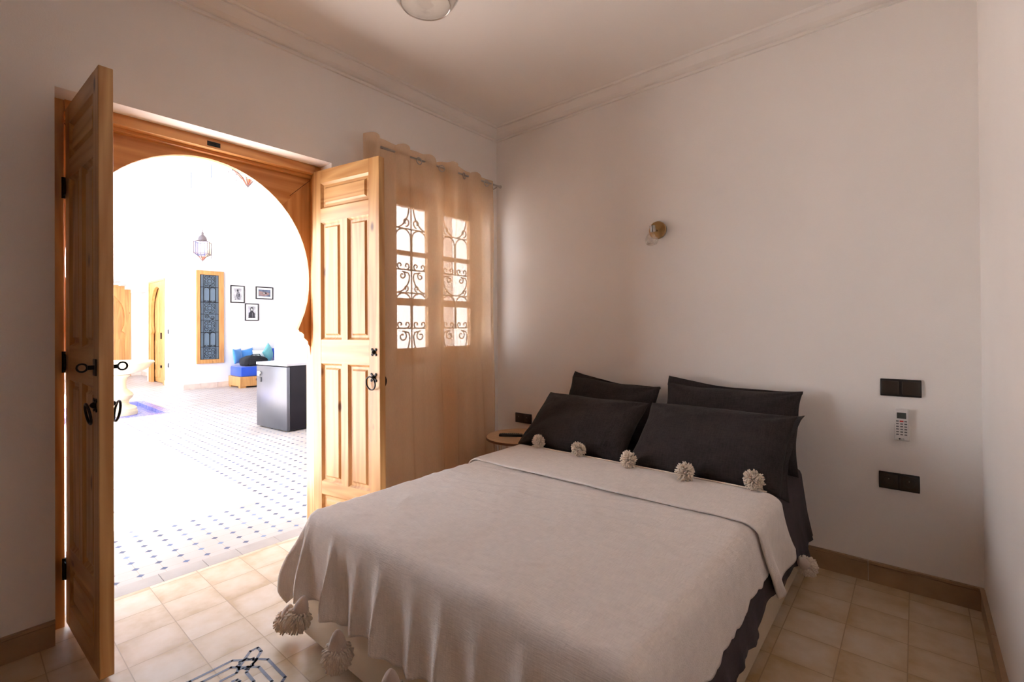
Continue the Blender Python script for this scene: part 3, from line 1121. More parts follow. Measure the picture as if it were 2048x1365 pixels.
# charcoal sheet over the mattress
rect = (MX0 + 0.02, MX1 - 0.02, MY0 + 0.02, MY1 - 0.005)
def sheet_fold(X, Y, d):
    g = min(1.0, d / 0.2)
    p = Y if (X > rect[1] or X < rect[0]) else X
    h = max(0.0, d - 0.235) * (0.15 if -1.12 < Y < -0.36 else 1.0)
    return g * (0.001 * math.sin(p * 41)) + h * (0.10 + 0.05 * math.sin(p * 41) + 0.03 * math.sin(p * 93 + 1))
def sheet_pt(u, v):
    lx = 0.34 + 0.03 * math.sin(v * 9) + 0.012 * math.sin(v * 31)
    X = (rect[0] - 0.22) + (rect[1] + lx - rect[0] + 0.22) * u
    Y = (rect[2] - 0.12) + (rect[3] - rect[2] + 0.12) * v
    p = drape(X, Y, rect, ZM - 0.006, 0.035, sheet_fold, 3.0, 0.13)
    if X <= rect[0] or Y <= rect[2]:
        pass
    p.z += 0.002 * noise.noise(Vector((X * 7, Y * 7, 0)))
    return p
mb = MB().grid(sheet_pt, 90, 110)
tag(mb.obj('bed_sheet', M_sheet, smooth=True, solid=0.002), 'dark plum charcoal sheet hanging below the blanket at right', 'sheet')

# wool blanket with pompoms
brect = (MX0 + 0.022, MX1 - 0.022, MY0 + 0.022, 9.0)
ridges_front = [(0.80, 0.030, 0.045), (1.00, 0.022, 0.050), (1.085, 0.018, -0.020), (1.16, 0.03, 0.024), (1.30, 0.030, 0.040), (1.40, 0.02, -0.012), (1.47, 0.026, 0.020), (1.60, 0.03, 0.034), (1.74, 0.03, 0.020), (1.90, 0.03, 0.036), (2.05, 0.03, 0.02)]
def bl_fold(X, Y, d):
    g = max(0.0, min(1.0, (d - 0.03) / 0.28))
    g = g * g * (3 - 2 * g)
    o = 0.014 * min(1, d / 0.1)
    if Y < brect[2] and brect[0] <= X:
        for c, wd_, a in ridges_front:
            sh = (X - c - 0.04 * (d - 0.2)) / wd_
            o += a * g * math.exp(-sh * sh)
    if X > brect[1]:
        o += g * 0.014 * (1 + math.sin(Y * 11)) * 0.5 + g * 0.003 * math.sin(Y * 39)
    if X < brect[0]:
        dy = max(0, brect[2] - Y)
        dx = brect[0] - X
        if dy > 0:
            a = math.atan2(dy, dx)
            o += g * (0.105 * math.exp(-((a - 0.70) / 0.20) ** 2) - 0.010 * math.exp(-((a - 1.10) / 0.13) ** 2) + 0.030 * math.exp(-((a - 1.38) / 0.12) ** 2))
        else:
            o += g * 0.018 * (1 + math.sin(Y * 13 + 1)) * 0.5
    return o
def hem_right(Y):
    return 0.222 + 0.012 * math.sin(Y * 9.0 + 1.2) + 0.007 * math.sin(Y * 23) + 0.007 * abs(math.sin(Y * 40)) + max(0, -1.55 - Y) * 0.12
ZB = ZM + 0.010
def bl_pt(u, v):
    # v from foot hem to the head edge, u from left hem to right hem
    Y = (brect[2] - 0.335) + (-0.665 - brect[2] + 0.335) * v
    x0 = brect[0] - 0.30
    x1 = brect[1] + hem_right(Y)
    X = x0 + (x1 - x0) * u
    if Y < brect[2]:
        Y += 0.014 * math.cos((X - 0.93) * 2 * PI / 0.31) * ((brect[2] - Y) / 0.335)
    p = drape(X, Y, brect, ZB, 0.040, bl_fold, 4.0, 0.06)
    h = 0.0022 * noise.noise(Vector((X * 5, Y * 3.4, 2.0))) + 0.0012 * noise.noise(Vector((X * 15 + Y * 9, Y * 14, 5.0)))
    p.z += h * 2.2
    e2 = noise.noise(Vector((X * 2.1 + Y * 3.0, Y * 9.0 - X * 3.0, 1.0)))
    p.z += 0.0030 * max(0.0, 1 - abs(e2) * 7)
    # pulled soft crease lines on the top
    p.z += 0.0016 * math.exp(-((Y + 1.55 + 0.25 * (X - 1.5)) / 0.012) ** 2)
    return p
bl = thing('blanket', ((MX0 + MX1) / 2, (MY0 + MY1) / 2, ZB), 'cream wool blanket with pompoms spread over the bed', 'blanket')
def BLK(mb):
    return mb.xf(Matrix.Translation(-Vector(bl.location)))
mb = MB().grid(bl_pt, 200, 190)
BLK(mb).obj('cloth', M_blanket, bl, smooth=True, solid=0.004)

# the turned-down band at the head
ZT = ZB + 0.017
def band_pt(u, v):
    # v: 0 at the foot-side hem, 1 at the pompom edge
    wv = 0.006 * math.sin(u * 19) + 0.004 * math.sin(u * 43)
    Ya, Yb = -1.065 + wv * 0.5 + 0.03 * u, -0.665 + wv * 0.3
    Y = Ya + (Yb - Ya) * v
    x0, x1 = brect[0] - 0.26, brect[1] + 0.345 - 0.03 * v
    X = x0 + (x1 - x0) * u
    def fo(X_, Y_, d):
        g = min(1.0, max(0.0, (d - 0.02) / 0.22))
        q = v
        return 0.016 * min(1, d / 0.06) + g * (0.035 * math.exp(-((q - 0.10) / 0.13) ** 2) + 0.022 * math.exp(-((q - 0.75) / 0.2) ** 2))
    p = drape(X, Y, brect, ZT, 0.045, fo, 2.0, 0.05)
    if X > brect[1]:
        k = (X - brect[1]) / 0.345
        p.y += 0.19 * k * k * (0.75 + 0.5 * v)
    p.z += 0.0016 * noise.noise(Vector((X * 6, Y * 5, 9.0)))
    if v < 0.06:
        p.z -= 0.003 * (1 - v / 0.06)
    return p
mb = MB().grid(band_pt, 170, 40)
BLK(mb).obj('turned_down_band', M_blanket, bl, smooth=True, solid=0.006, label='folded-back top band of the blanket')
mb = MB()
mb.tube([band_pt(u / 80, 1.0) + Vector((0, 0.002, 0.003)) for u in range(14, 68)], 0.0035, 6)
BLK(mb).obj('edge_cord', M_yarn, bl, smooth=True)

def pompom_mesh(seed, r=0.044, n=270, droop=0.0):
    rnd = random.Random(seed)
    mb = MB()
    mb.ball((0, 0, 0), r * 0.50, 2)
    ga = PI * (3 - 5 ** 0.5)
    for i in range(n):
        zz = 1 - 2 * (i + 0.5) / n
        rad = math.sqrt(max(0, 1 - zz * zz))
        d = Vector((rad * math.cos(ga * i), rad * math.sin(ga * i), zz))
        if droop and d.z > 0.35:
            d.z *= 0.4
            d.normalize()
        side = d.cross(Vector((rnd.uniform(-1, 1), rnd.uniform(-1, 1), rnd.uniform(-1, 1)))).normalized()
        L = r * rnd.uniform(0.84, 1.10)
        p0 = d * r * 0.45
        p1 = d * L * 0.78 + side * r * 0.10
        p2 = d * L + side * r * 0.22 + Vector((0, 0, -droop * r * 0.35))
        mb.tube([p0, p1, p2], r * 0.060, 5, r_end=r * 0.070)
    return mb
pm = pompom_mesh(1).obj('pompom', M_yarn, bl, smooth=True)
pm2me = pompom_mesh(5, 0.048, 300, 0.8)
poms = [(0.925, -0.668), (1.205, -0.675), (1.513, -0.694), (1.808, -0.715), (2.085, -0.650)]
rp = random.Random(4)
for i, (x, y) in enumerate(poms):
    o = pm if i == 0 else pm.copy()
    if i:
        C.objects.link(o)
        o.parent = bl
    o.location = Vector((x, y, ZT + 0.036)) - Vector(bl.location)
    o.rotation_euler = (rp.uniform(0, 6), rp.uniform(0, 6), rp.uniform(0, 6))
    s = (0.92, 0.95, 1.0, 1.02, 1.03)[i]
    o.scale = (s, s, s * 0.92)
# hanging tassels: cloth cap with a yarn pompom
def tassel(x, y, z, lean=(0, 0), s=1.0, first=[None, None]):
    if first[0] is None:
        cap = MB().lathe([(0.0, 0.048), (0.006, 0.046), (0.015, 0.036), (0.024, 0.018), (0.029, -0.002), (0.029, -0.018), (0.024, -0.026), (0, -0.028)], 18, cap=False).obj('tassel_cap', M_cap, bl, smooth=True)
        pom = pm2me.obj('pompom', M_yarn, cap, smooth=True)
        pom.location = (0, 0, -0.030)
        first[0], first[1] = cap, pom
    else:
        cap = first[0].copy()
        C.objects.link(cap)
        cap.parent = bl
        pom = first[1].copy()
        C.objects.link(pom)
        pom.parent = cap
        pom.rotation_euler = (0, 0, rp.uniform(0, 6))
    cap.location = Vector((x, y, z)) - Vector(bl.location)
    cap.rotation_euler = (lean[0], lean[1], 0)
    cap.scale = (s, s, s)
tassel(0.875, -2.072, 0.212, (-0.25, 0.1), 0.95)
tassel(1.148, -2.080, 0.200)
tassel(1.445, -2.080, 0.205)
tassel(1.730, -2.075, 0.185)
tassel(2.030, -2.075, 0.180)
tassel(0.688, -2.035, 0.105, (-0.1, 0.3), 0.88)
tassel(2.235, -0.440, 0.185, (0.9, -0.4), 0.88)

# ------------------------------------------------------------------ pillows
def pillow(w_, h_, t_, seed, label, loc, rot, flange=0.03, top=False):
    o = thing('pillow', loc, label, 'pillow', None)
    o.rotation_euler = rot
    def mk(sgn):
        def f(u, v):
            a, b = u * 2 - 1, v * 2 - 1
            # concentrate samples near the rim
            a = math.sin(a * PI / 2 * 0.98) / math.sin(PI / 2 * 0.98)
            b = math.sin(b * PI / 2 * 0.98) / math.sin(PI / 2 * 0.98)
            x = w_ / 2 * a * (1 - 0.045 * (1 - b * b))
            z = h_ / 2 * b * (1 - 0.075 * (1 - a * a))
            k = max(0.0, (1 - abs(a) ** 2.6) * (1 - abs(b) ** 2.6))
            y = t_ / 2 * k ** 0.52
            # creases that run in from the corners and along the seams
            cr = 0
            for ca in (-1, 1):
                for cb in (-1, 1):
                    dx, dz = a - ca, b - cb
                    rr_ = math.hypot(dx, dz)
                    th = math.atan2(dz * cb, dx * ca)
                    cr += math.exp(-(rr_ / 0.55) ** 2) * math.sin(th * 9 + seed + ca) * 0.012
            y += cr * k ** 0.5 + 0.012 * noise.noise(Vector((a * 2.2 + seed * 3, b * 2.2, sgn))) * k ** 0.5
            y += 0.004 * noise.noise(Vector((a * 7 + seed, b * 7, sgn * 3))) * k ** 0.3
            zz = z + 0.012 * noise.noise(Vector((a * 1.6, seed, b * 0.5)))
            return (x + 0.006 * noise.noise(Vector((seed, a, b * 2))), sgn * y, zz)
        return f
    mb = MB()
    mb.grid(mk(1), 56, 40)
    mb.grid(mk(-1), 56, 40)
    bmesh.ops.remove_doubles(mb.bm, verts=mb.bm.verts, dist=0.0006)
    mb.obj('pillowcase', M_pillow, o, smooth=True)
    # open hem of the case, a loose flap past the seam on one side
    if flange:
        def f2(u, v):
            b = v * 2 - 1
            z = h_ / 2 * b * 0.98
            x = w_ / 2 * (0.955 + 0.045 * b * b) - 0.01 + u * (flange + 0.012 * abs(b) ** 3)
            y = 0.012 * math.sin(b * 6 + seed) * u + 0.006 * noise.noise(Vector((b * 4, u * 2, seed)))
            if top:
                return (w_ / 2 * b, y, h_ / 2 * (0.925 + 0.075 * b * b) - 0.01 + u * (flange + 0.010 * abs(b) ** 3 - 0.02 * (b + 0.4)))
            return (x, y, z * (1 + 0.05 * u))
        mb = MB().grid(f2, 8, 40)
        mb.obj('open_hem', M_pillow, o, smooth=True, solid=0.003)
    return o
# rotation: local z is the pillow's height; lean the top towards the wall
pillow(0.64, 0.42, 0.16, 1.0, 'charcoal pillow at back left, mostly hidden, against the wall', (1.095, -0.165, 0.700), (-0.40, 0.05, 0.0), 0.03, True)
pillow(0.71, 0.43, 0.16, 2.3, 'charcoal pillow at back right, leaning on the wall', (1.830, -0.170, 0.710), (-0.36, 0.0, 0.0), 0.035, True)
pillow(0.70, 0.45, 0.17, 4.1, 'charcoal pillow at front left, nearest the bedside table', (1.085, -0.450, 0.668), (-0.90, 0.015, 0.02), 0.0)
pillow(0.73, 0.46, 0.17, 6.7, 'charcoal pillow at front right, largest in view', (1.825, -0.465, 0.668), (-0.86, -0.01, -0.02), 0.03)

# ------------------------------------------------------------------ bedside table
tb = thing('bedside_table', (0.45, -0.265, 0), 'round wood topped side table with a wire basket base', 'table')
mb = MB().lathe([(0, 0.458), (0.238, 0.458), (0.243, 0.462), (0.243, 0.472), (0.240, 0.476), (0, 0.476)], 64, cap=False)
mb.obj('table_top', M_plywood, tb, smooth='auto')
MB().lathe([(0.2435, 0.4585), (0.2452, 0.4585), (0.2452, 0.4735), (0.2435, 0.4735)], 64, cap=False).obj('edge_band', M_edge, tb, smooth='auto')
for (rad, z) in ((0.195, 0.452), (0.165, 0.30), (0.135, 0.006)):
    MB().tube([(rad * math.cos(2 * PI * k / 48), rad * math.sin(2 * PI * k / 48), z) for k in range(48)], 0.004, 6, closed=True).obj('hoop', M_gold, tb, smooth=True)
for k in range(18):
    a = 2 * PI * k / 18
    mb = MB().tube([(0.195 * math.cos(a), 0.195 * math.sin(a), 0.452), (0.135 * math.cos(a), 0.135 * math.sin(a), 0.006)], 0.0028, 6)
    mb.obj('wire', M_gold, tb, smooth=True)
# tv remote on the table
rm = thing('television_remote', (0.415, -0.325, 0.4765), 'black remote control lying on the round bedside table', 'remote control', None, math.radians(33))
mb = MB().box(-0.085, 0.085, -0.021, 0.021, 0.0, 0.018, 0.006)
mb.obj('body', M_black, rm, smooth='auto')
M_btn = plain('grey_rubber', (0.12, 0.12, 0.12), 0.6)
mb = MB()
for i in range(9):
    for j in (-1, 0, 1):
        mb.box(-0.060 + i * 0.014 - 0.004, -0.060 + i * 0.014 + 0.004, j * 0.012 - 0.003, j * 0.012 + 0.003, 0.0175, 0.0195)
mb.obj('button', M_btn, rm)

# ------------------------------------------------------------------ fittings on the headboard wall
def plate(name, x0, x1, z0, z1, label, cat, kind):
    cx, cz = (x0 + x1) / 2, (z0 + z1) / 2
    t = thing(name, (cx, -0.0005, cz), label, cat)
    hw_, hh_ = (x1 - x0) / 2, (z1 - z0) / 2
    mb = MB().box(-hw_, hw_, -0.010, 0.0, -hh_, hh_, 0.003)
    mb.obj('cover_plate', M_black, t, smooth='auto')
    for s in (-1, 1):
        c = s * hw_ / 2
        if kind == 'switch':
            mb = MB().box(c - hw_ / 2 + 0.006, c + hw_ / 2 - 0.004, -0.0145, -0.009, -hh_ + 0.010, hh_ - 0.010, 0.002)
            mb.obj('rocker', M_switch, t, smooth='auto')
        else:
            mb = MB().box(c - hw_ / 2 + 0.006, c + hw_ / 2 - 0.004, -0.0125, -0.009, -hh_ + 0.008, hh_ - 0.008, 0.0015)
            so = mb.obj('socket_insert', M_switch, t, smooth='auto')
            mb = MB().lathe([(0.019, -0.001), (0.021, 0.0), (0.0205, 0.0012), (0.018, 0.0012), (0.017, -0.004), (0, -0.004)], 28, Matrix.Translation((c, -0.0125, 0)) @ Matrix.Rotation(PI / 2, 4, 'X'), cap=False)
            mb.obj('socket_well', M_black, so, smooth='auto')
            mb = MB().lathe([(0, 0), (0.0022, 0), (0.0022, 0.010), (0, 0.011)], 10, Matrix.Translation((c, -0.009, 0.010)) @ Matrix.Rotation(PI / 2, 4, 'X'), cap=False)
            mb.obj('earth_pin', M_steel, so, smooth=True)
    return t
M_switch = plain('dark_bronze_plastic', (0.030, 0.020, 0.013), 0.35)
plate('light_switch', 2.495, 2.647, 0.913, 0.995, 'black double light switch above the white wall remote', 'light switch', 'switch')
plate('wall_socket', 2.486, 2.637, 0.468, 0.548, 'black double wall socket below the white wall remote', 'socket', 'socket')
plate('wall_socket', 0.192, 0.353, 0.503, 0.579, 'black double wall socket above the bedside table', 'socket', 'socket')

# air-conditioner remote in its holder
M_wplastic = plain('white_plastic', (0.74, 0.72, 0.70), 0.4)
M_screen = plain('grey_screen', (0.06, 0.07, 0.065), 0.25)
M_red = plain('red_rubber', (0.55, 0.03, 0.02), 0.5)
M_ink = plain('dark_print', (0.02, 0.02, 0.02), 0.6)
ar = thing('air_conditioner_remote', (2.574, -0.0005, 0.782), 'white remote control hanging in a holder on the wall', 'remote control')
mb = MB().box(-0.029, 0.029, -0.012, 0.0, -0.077, 0.0, 0.003)
mb.obj('holder', M_wplastic, ar, smooth='auto')
mb = MB().box(-0.0245, 0.0245, -0.026, -0.0125, -0.073, 0.076, 0.005)
mb.obj('body', M_wplastic, ar, smooth='auto')
mb = MB().box(-0.017, 0.017, -0.0272, -0.025, 0.030, 0.058, 0.0005)
mb.obj('screen', M_screen, ar)
mb = MB().box(-0.007, 0.007, -0.0275, -0.025, 0.014, 0.021, 0.001)
mb.obj('power_button', M_red, ar)
mb = MB()
for i in range(6):
    for j in (-1, 0, 1):
        if i == 0 and j == 0:
            continue
        z = 0.0175 - i * 0.0125
        mb.box(j * 0.015 - 0.005, j * 0.015 + 0.005, -0.0272, -0.025, z - 0.0027, z + 0.0027, 0.0008)
mb.obj('button', M_btn, ar)
def text_mesh(name, body, size, mat, parent, loc, rot, ext=0.0002):
    cu = bpy.data.curves.new('t', 'FONT')
    cu.body = body
    cu.size = size
    cu.extrude = ext
    cu.align_x = 'CENTER'
    cu.align_y = 'CENTER'
    to = bpy.data.objects.new('t', cu)
    C.objects.link(to)
    bpy.context.view_layer.update()
    me = bpy.data.meshes.new_from_object(to.evaluated_get(bpy.context.evaluated_depsgraph_get()))
    bpy.data.objects.remove(to)
    me.materials.clear()
    me.materials.append(mat)
    o = bpy.data.objects.new(name, me)
    C.objects.link(o)
    o.parent = parent
    o.location = loc
    o.rotation_euler = rot
    return o
text_mesh('lettering', 'LG', 0.010, M_ink, ar, (0.003, -0.0263, -0.0655), (PI / 2, 0, 0))
mb = MB().lathe([(0, 0), (0.0038, 0), (0, 0.0003)], 16, Matrix.Translation((-0.0075, -0.0262, -0.0655)) @ Matrix.Rotation(PI / 2, 4, 'X'), cap=False)
mb.obj('round_mark', M_ink, ar)

# wall lamp
sl = thing('wall_lamp', (1.385, -0.0005, 1.866), 'small brass wall lamp with a textured glass shade', 'lamp')
mb = MB().lathe([(0.054, 0.0), (0.056, 0.004), (0.056, 0.016), (0.053, 0.020), (0.0, 0.022)], 40, Matrix.Rotation(PI / 2, 4, 'X'), cap=False)
mb.obj('wall_plate', M_brass, sl, smooth='auto')
mb = MB().tube([(0, -0.02, -0.004), (0, -0.055, -0.004), (0, -0.075, -0.010), (0, -0.08, -0.022)], 0.006, 10)
mb.obj('arm', M_brass, sl, smooth=True)
mb = MB().lathe([(0, 0.03), (0.017, 0.028), (0.018, 0.0), (0.018, -0.012), (0, -0.012)], 20, Matrix.Translation((0, -0.085, -0.010)) @ Matrix.Rotation(0.15, 4, 'X'), cap=False)
mb.obj('lamp_holder', M_steel, sl, smooth='auto')
mb = MB()
pr = [(0.017, -0.022), (0.021, -0.030), (0.028, -0.045), (0.034, -0.062), (0.033, -0.080), (0.026, -0.094), (0.012, -0.102), (0.0, -0.104)]
mb.lathe(pr, 26, Matrix.Translation((-0.002, -0.092, -0.010)) @ Matrix.Rotation(-0.25, 4, 'X'), cap=False)
for v in mb.bm.verts:
    v.co += v.co.normalized() * 0.0012 * (1 if (v.index % 2) else -1)
for k in range(26):
    a = 2 * PI * k / 26
    mb.tube([Vector((0.029 * math.cos(a), -0.092 + 0.029 * math.sin(a), -0.058)), Vector((0.034 * math.cos(a + 0.3), -0.092 + 0.034 * math.sin(a + 0.3), -0.075)), Vector((0.026 * math.cos(a + 0.5), -0.094 + 0.026 * math.sin(a + 0.5), -0.10))], 0.0018, 4)
mb.obj('glass_shade', M_bulbglass, sl, smooth=True)

# pendant
pc = Vector((1.372, -1.872, 2.35))
pd = thing('pendant_lamp', (pc.x, pc.y, ZC), 'clear glass globe pendant at the top edge of the picture', 'lamp')
mb = MB()
def globe(rr_, off=0.0):
    pts = []
    for k in range(26):
        a = -math.asin(0.083 / 0.125) + 0  # start at the rim
        a0 = PI - math.asin(0.083 / rr_)
        t_ = a0 * (1 - k / 25) + 0.20 * (k / 25)
        pts.append((rr_ * math.sin(t_), rr_ * math.cos(t_)))
    return pts
RG = 0.125
zc_ = pc.z + math.sqrt(RG ** 2 - 0.083 ** 2) - ZC
mb.lathe([(r, z) for r, z in globe(RG)], 56, Matrix.Translation((0, 0, zc_)), cap=False)
mb.obj('glass_globe', M_bulbglass, pd, smooth=True, solid=0.003)
mb = MB()
mb.tube([(0.083 * math.cos(2 * PI * k / 56), 0.083 * math.sin(2 * PI * k / 56), pc.z - ZC) for k in range(56)], 0.0022, 6, closed=True)
mb.obj('glass_rim', pane_glass('rim_glass', (0.75, 0.72, 0.68), 0.5), pd, smooth=True)
mb = MB().lathe([(0, 0), (0.05, 0), (0.05, -0.02), (0.012, -0.028), (0, -0.028)], 28, cap=False)
mb.obj('ceiling_rose', M_steel, pd, smooth='auto')
mb = MB().tube([(0, 0, -0.02), (0, 0, zc_ + RG - 0.01)], 0.003, 8)
mb.obj('cord', M_black, pd)
mb = MB().lathe([(0, 0.03), (0.03, 0.03), (0.032, 0.0), (0.018, -0.02), (0.018, -0.05), (0, -0.05)], 20, Matrix.Translation((0, 0, zc_ + RG - 0.015)), cap=False)
mb.obj('lamp_holder', M_steel, pd, smooth='auto')
mb = MB().lathe([(0, -0.05), (0.014, -0.055), (0.020, -0.075), (0.029, -0.10), (0.028, -0.122), (0.015, -0.138), (0, -0.142)], 20, Matrix.Translation((0, 0, zc_ + RG - 0.015)), cap=False)
mb.obj('bulb', M_bulbglass, pd, smooth=True)

# ================================================================== THE COURTYARD
M_scarf0 = plain('grey_blue_metal', (0.16, 0.17, 0.21), 0.5)
M_absorb_ceiling = plain('light_absorbing_ceiling', (0.20, 0.11, 0.05), 0.7, var=0.2, vscale=5)  # invented dark ceiling colour, out of view, cuts light bounced onto the near floor
GZ = 3.0            # underside of the gallery
YW = 0.224          # long side wall
XA = -9.03          # wall with the pictures
XP = -4.72          # end of the seating recess
XL = -11.9          # lintel at the far end
YB, XB = 0.55, -14.0
PXA, PXB, PYA, PYB = -7.90, -6.00, -2.70, -0.708    # sunken mosaic pool
mb = MB()
def slab(x0, x1, y0, y1):
    mb.box(x0, x1, y0, y1, -0.1, 0.0)
slab(-15.0, PXA, -9.0, 3.6)
slab(PXB, -0.345, -9.0, 3.6)
slab(PXA, PXB, -9.0, PYA)
slab(PXA, PXB, PYB, 3.6)
struct(mb.obj('floor_courtyard', M_star), 'octagon and blue dot tile floor of the courtyard')
mb = MB().box(PXA, PXB, PYA, PYB, -0.16, -0.05)
for (a, b, c, d) in ((PXA, PXA + 0.10, PYA, PYB), (PXB - 0.10, PXB, PYA, PYB), (PXA + 0.1, PXB - 0.1, PYA, PYA + 0.10), (PXA + 0.1, PXB - 0.1, PYB - 0.10, PYB)):
    mb.box(a, b, c, d, -0.06, 0.002)
struct(mb.obj('floor_basin', M_zellige), 'shallow blue mosaic basin under the fountain')

# long side wall with door_2 and the recess opening
D2A, D2B, D2Z = -11.74, -10.40, 2.45
struct(wall_slab(1, YW, YW + 0.25, XL, XA, 0, 3.05, [(D2A, D2B, -1, D2Z)]).obj('wall_courtyard_side', M_white), 'white courtyard wall with the narrow arched door')
struct(wall_slab(1, YW, YW + 0.25, XA, -TH, 0, 3.05, [(XA, XP, -1, 2.77)]).obj('wall_courtyard_recess', M_white), 'white wall with the wide opening of the seating recess')
struct(wall_slab(0, XA, XA - 0.2, YW + 0.25, 3.4, 0, 3.0).obj('wall_pictures', M_white), 'white wall with the pictures and iron window')
struct(wall_slab(1, 3.4, 3.6, XA, -0.5, 0, 3.0).obj('wall_recess_back', M_white))
struct(wall_slab(0, -2.8, -3.0, YW + 0.25, 3.4, 0, 3.0).obj('wall_recess_end', M_white))
struct(MB().box(XA, -3.0, YW + 0.25, 3.4, 2.77, 2.95).obj('ceiling_recess', M_white))
# far portico
struct(wall_slab(0, XL, XL - 0.3, -9.0, YW, 2.48, 5.8).obj('wall_far_upper', M_white), 'white upper wall over the far end')
struct(wall_slab(1, YB, YB + 0.25, XB, XL + 0.0, 0, 3.05).obj('wall_far_return', M_white))
D3A, D3B, D3Z = -1.03, 0.31, 2.50
struct(wall_slab(0, XB, XB - 0.25, -9.0, YB + 0.25, 0, 3.05, [(D3A, D3B, -1, D3Z)]).obj('wall_far', M_white), 'white far wall with an arched door')
struct(MB().box(XB, XL - 0.3, -9.0, YB + 0.25, 2.75, 2.95).obj('ceiling_far', M_white))
mb = MB()
for k in range(5):
    mb.box(XB + 0.01, XL - 0.31, YB - 0.12 - 0.13 * (k + 1), YB - 0.01, 2.75 - 0.09 * (5 - k), 2.75 - 0.09 * (4 - k) - 0.0)
struct(mb.obj('trim_3', M_white), 'stepped white plaster soffit in the far corner')
struct(wall_slab(1, -7.5, -7.7, XB, -TH, 0, 5.2).obj('wall_opposite', M_white))
# galleries round the opening to the sky
GY, GX, GT = -0.45, -1.37, 3.12
struct(MB().box(XL, -TH - 0.001, GY, 3.6, GZ + 0.051, GT).obj('ceiling_gallery_side', M_white), 'white gallery ceiling along the side wall')
struct(MB().box(GX, -TH - 0.001, -7.5, GY, GZ, GT).obj('ceiling_gallery_door', M_absorb_ceiling))
# upper storey walls set back over the galleries
struct(wall_slab(1, 0.25, 0.45, XL, 0.0, GT, 5.2).obj('wall_upper_side', M_white))
struct(wall_slab(0, -0.30, -0.10, YR - 5, 0.25, 3.3, 5.2).obj('wall_upper_door', M_white))
struct(wall_slab(0, 0.0, -TH, -9.0, YR - 0.2, 0, 3.3).obj('wall_courtyard_near', M_white))
struct(wall_slab(0, 0.0, -TH, 0.2, 3.6, 0, 3.3).obj('wall_courtyard_corner', M_white))
for nm, x, za_, zb_ in (('trim_4', -8.65, 4.154, 4.472), ('trim_5', -7.50, 4.12, 4.375)):
    struct(MB().box(x - 0.07, x + 0.07, 0.238, 0.2495, za_, zb_, 0.004).obj(nm, M_scarf0), 'narrow grey vent slot high on the courtyard wall')
# courtyard skirtings
def csk(name, axis, p, sgn, u0, u1):
    t = 0.012
    a, b = sorted((p, p + sgn * t))
    mb = MB()
    n = max(1, round((u1 - u0) / 0.33))
    for i in range(n):
        q0, q1 = u0 + (u1 - u0) * i / n + 0.0015, u0 + (u1 - u0) * (i + 1) / n - 0.0015
        if axis == 0: mb.box(a, b, q0, q1, 0.0, 0.115)
        else: mb.box(q0, q1, a, b, 0.0, 0.115)
    struct(mb.obj(name, M_cbase), 'pinkish stone skirting in the courtyard')
csk('baseboard_pictures', 0, XA, 1, YW - 0.012, 3.4)
csk('baseboard_side', 1, YW, -1, D2B, XA + 0.012)
csk('baseboard_recess', 1, YW, -1, XP, -TH)
csk('baseboard_far', 0, XB, 1, D3B, YB)
csk('baseboard_return', 1, YB, -1, XB, XL)

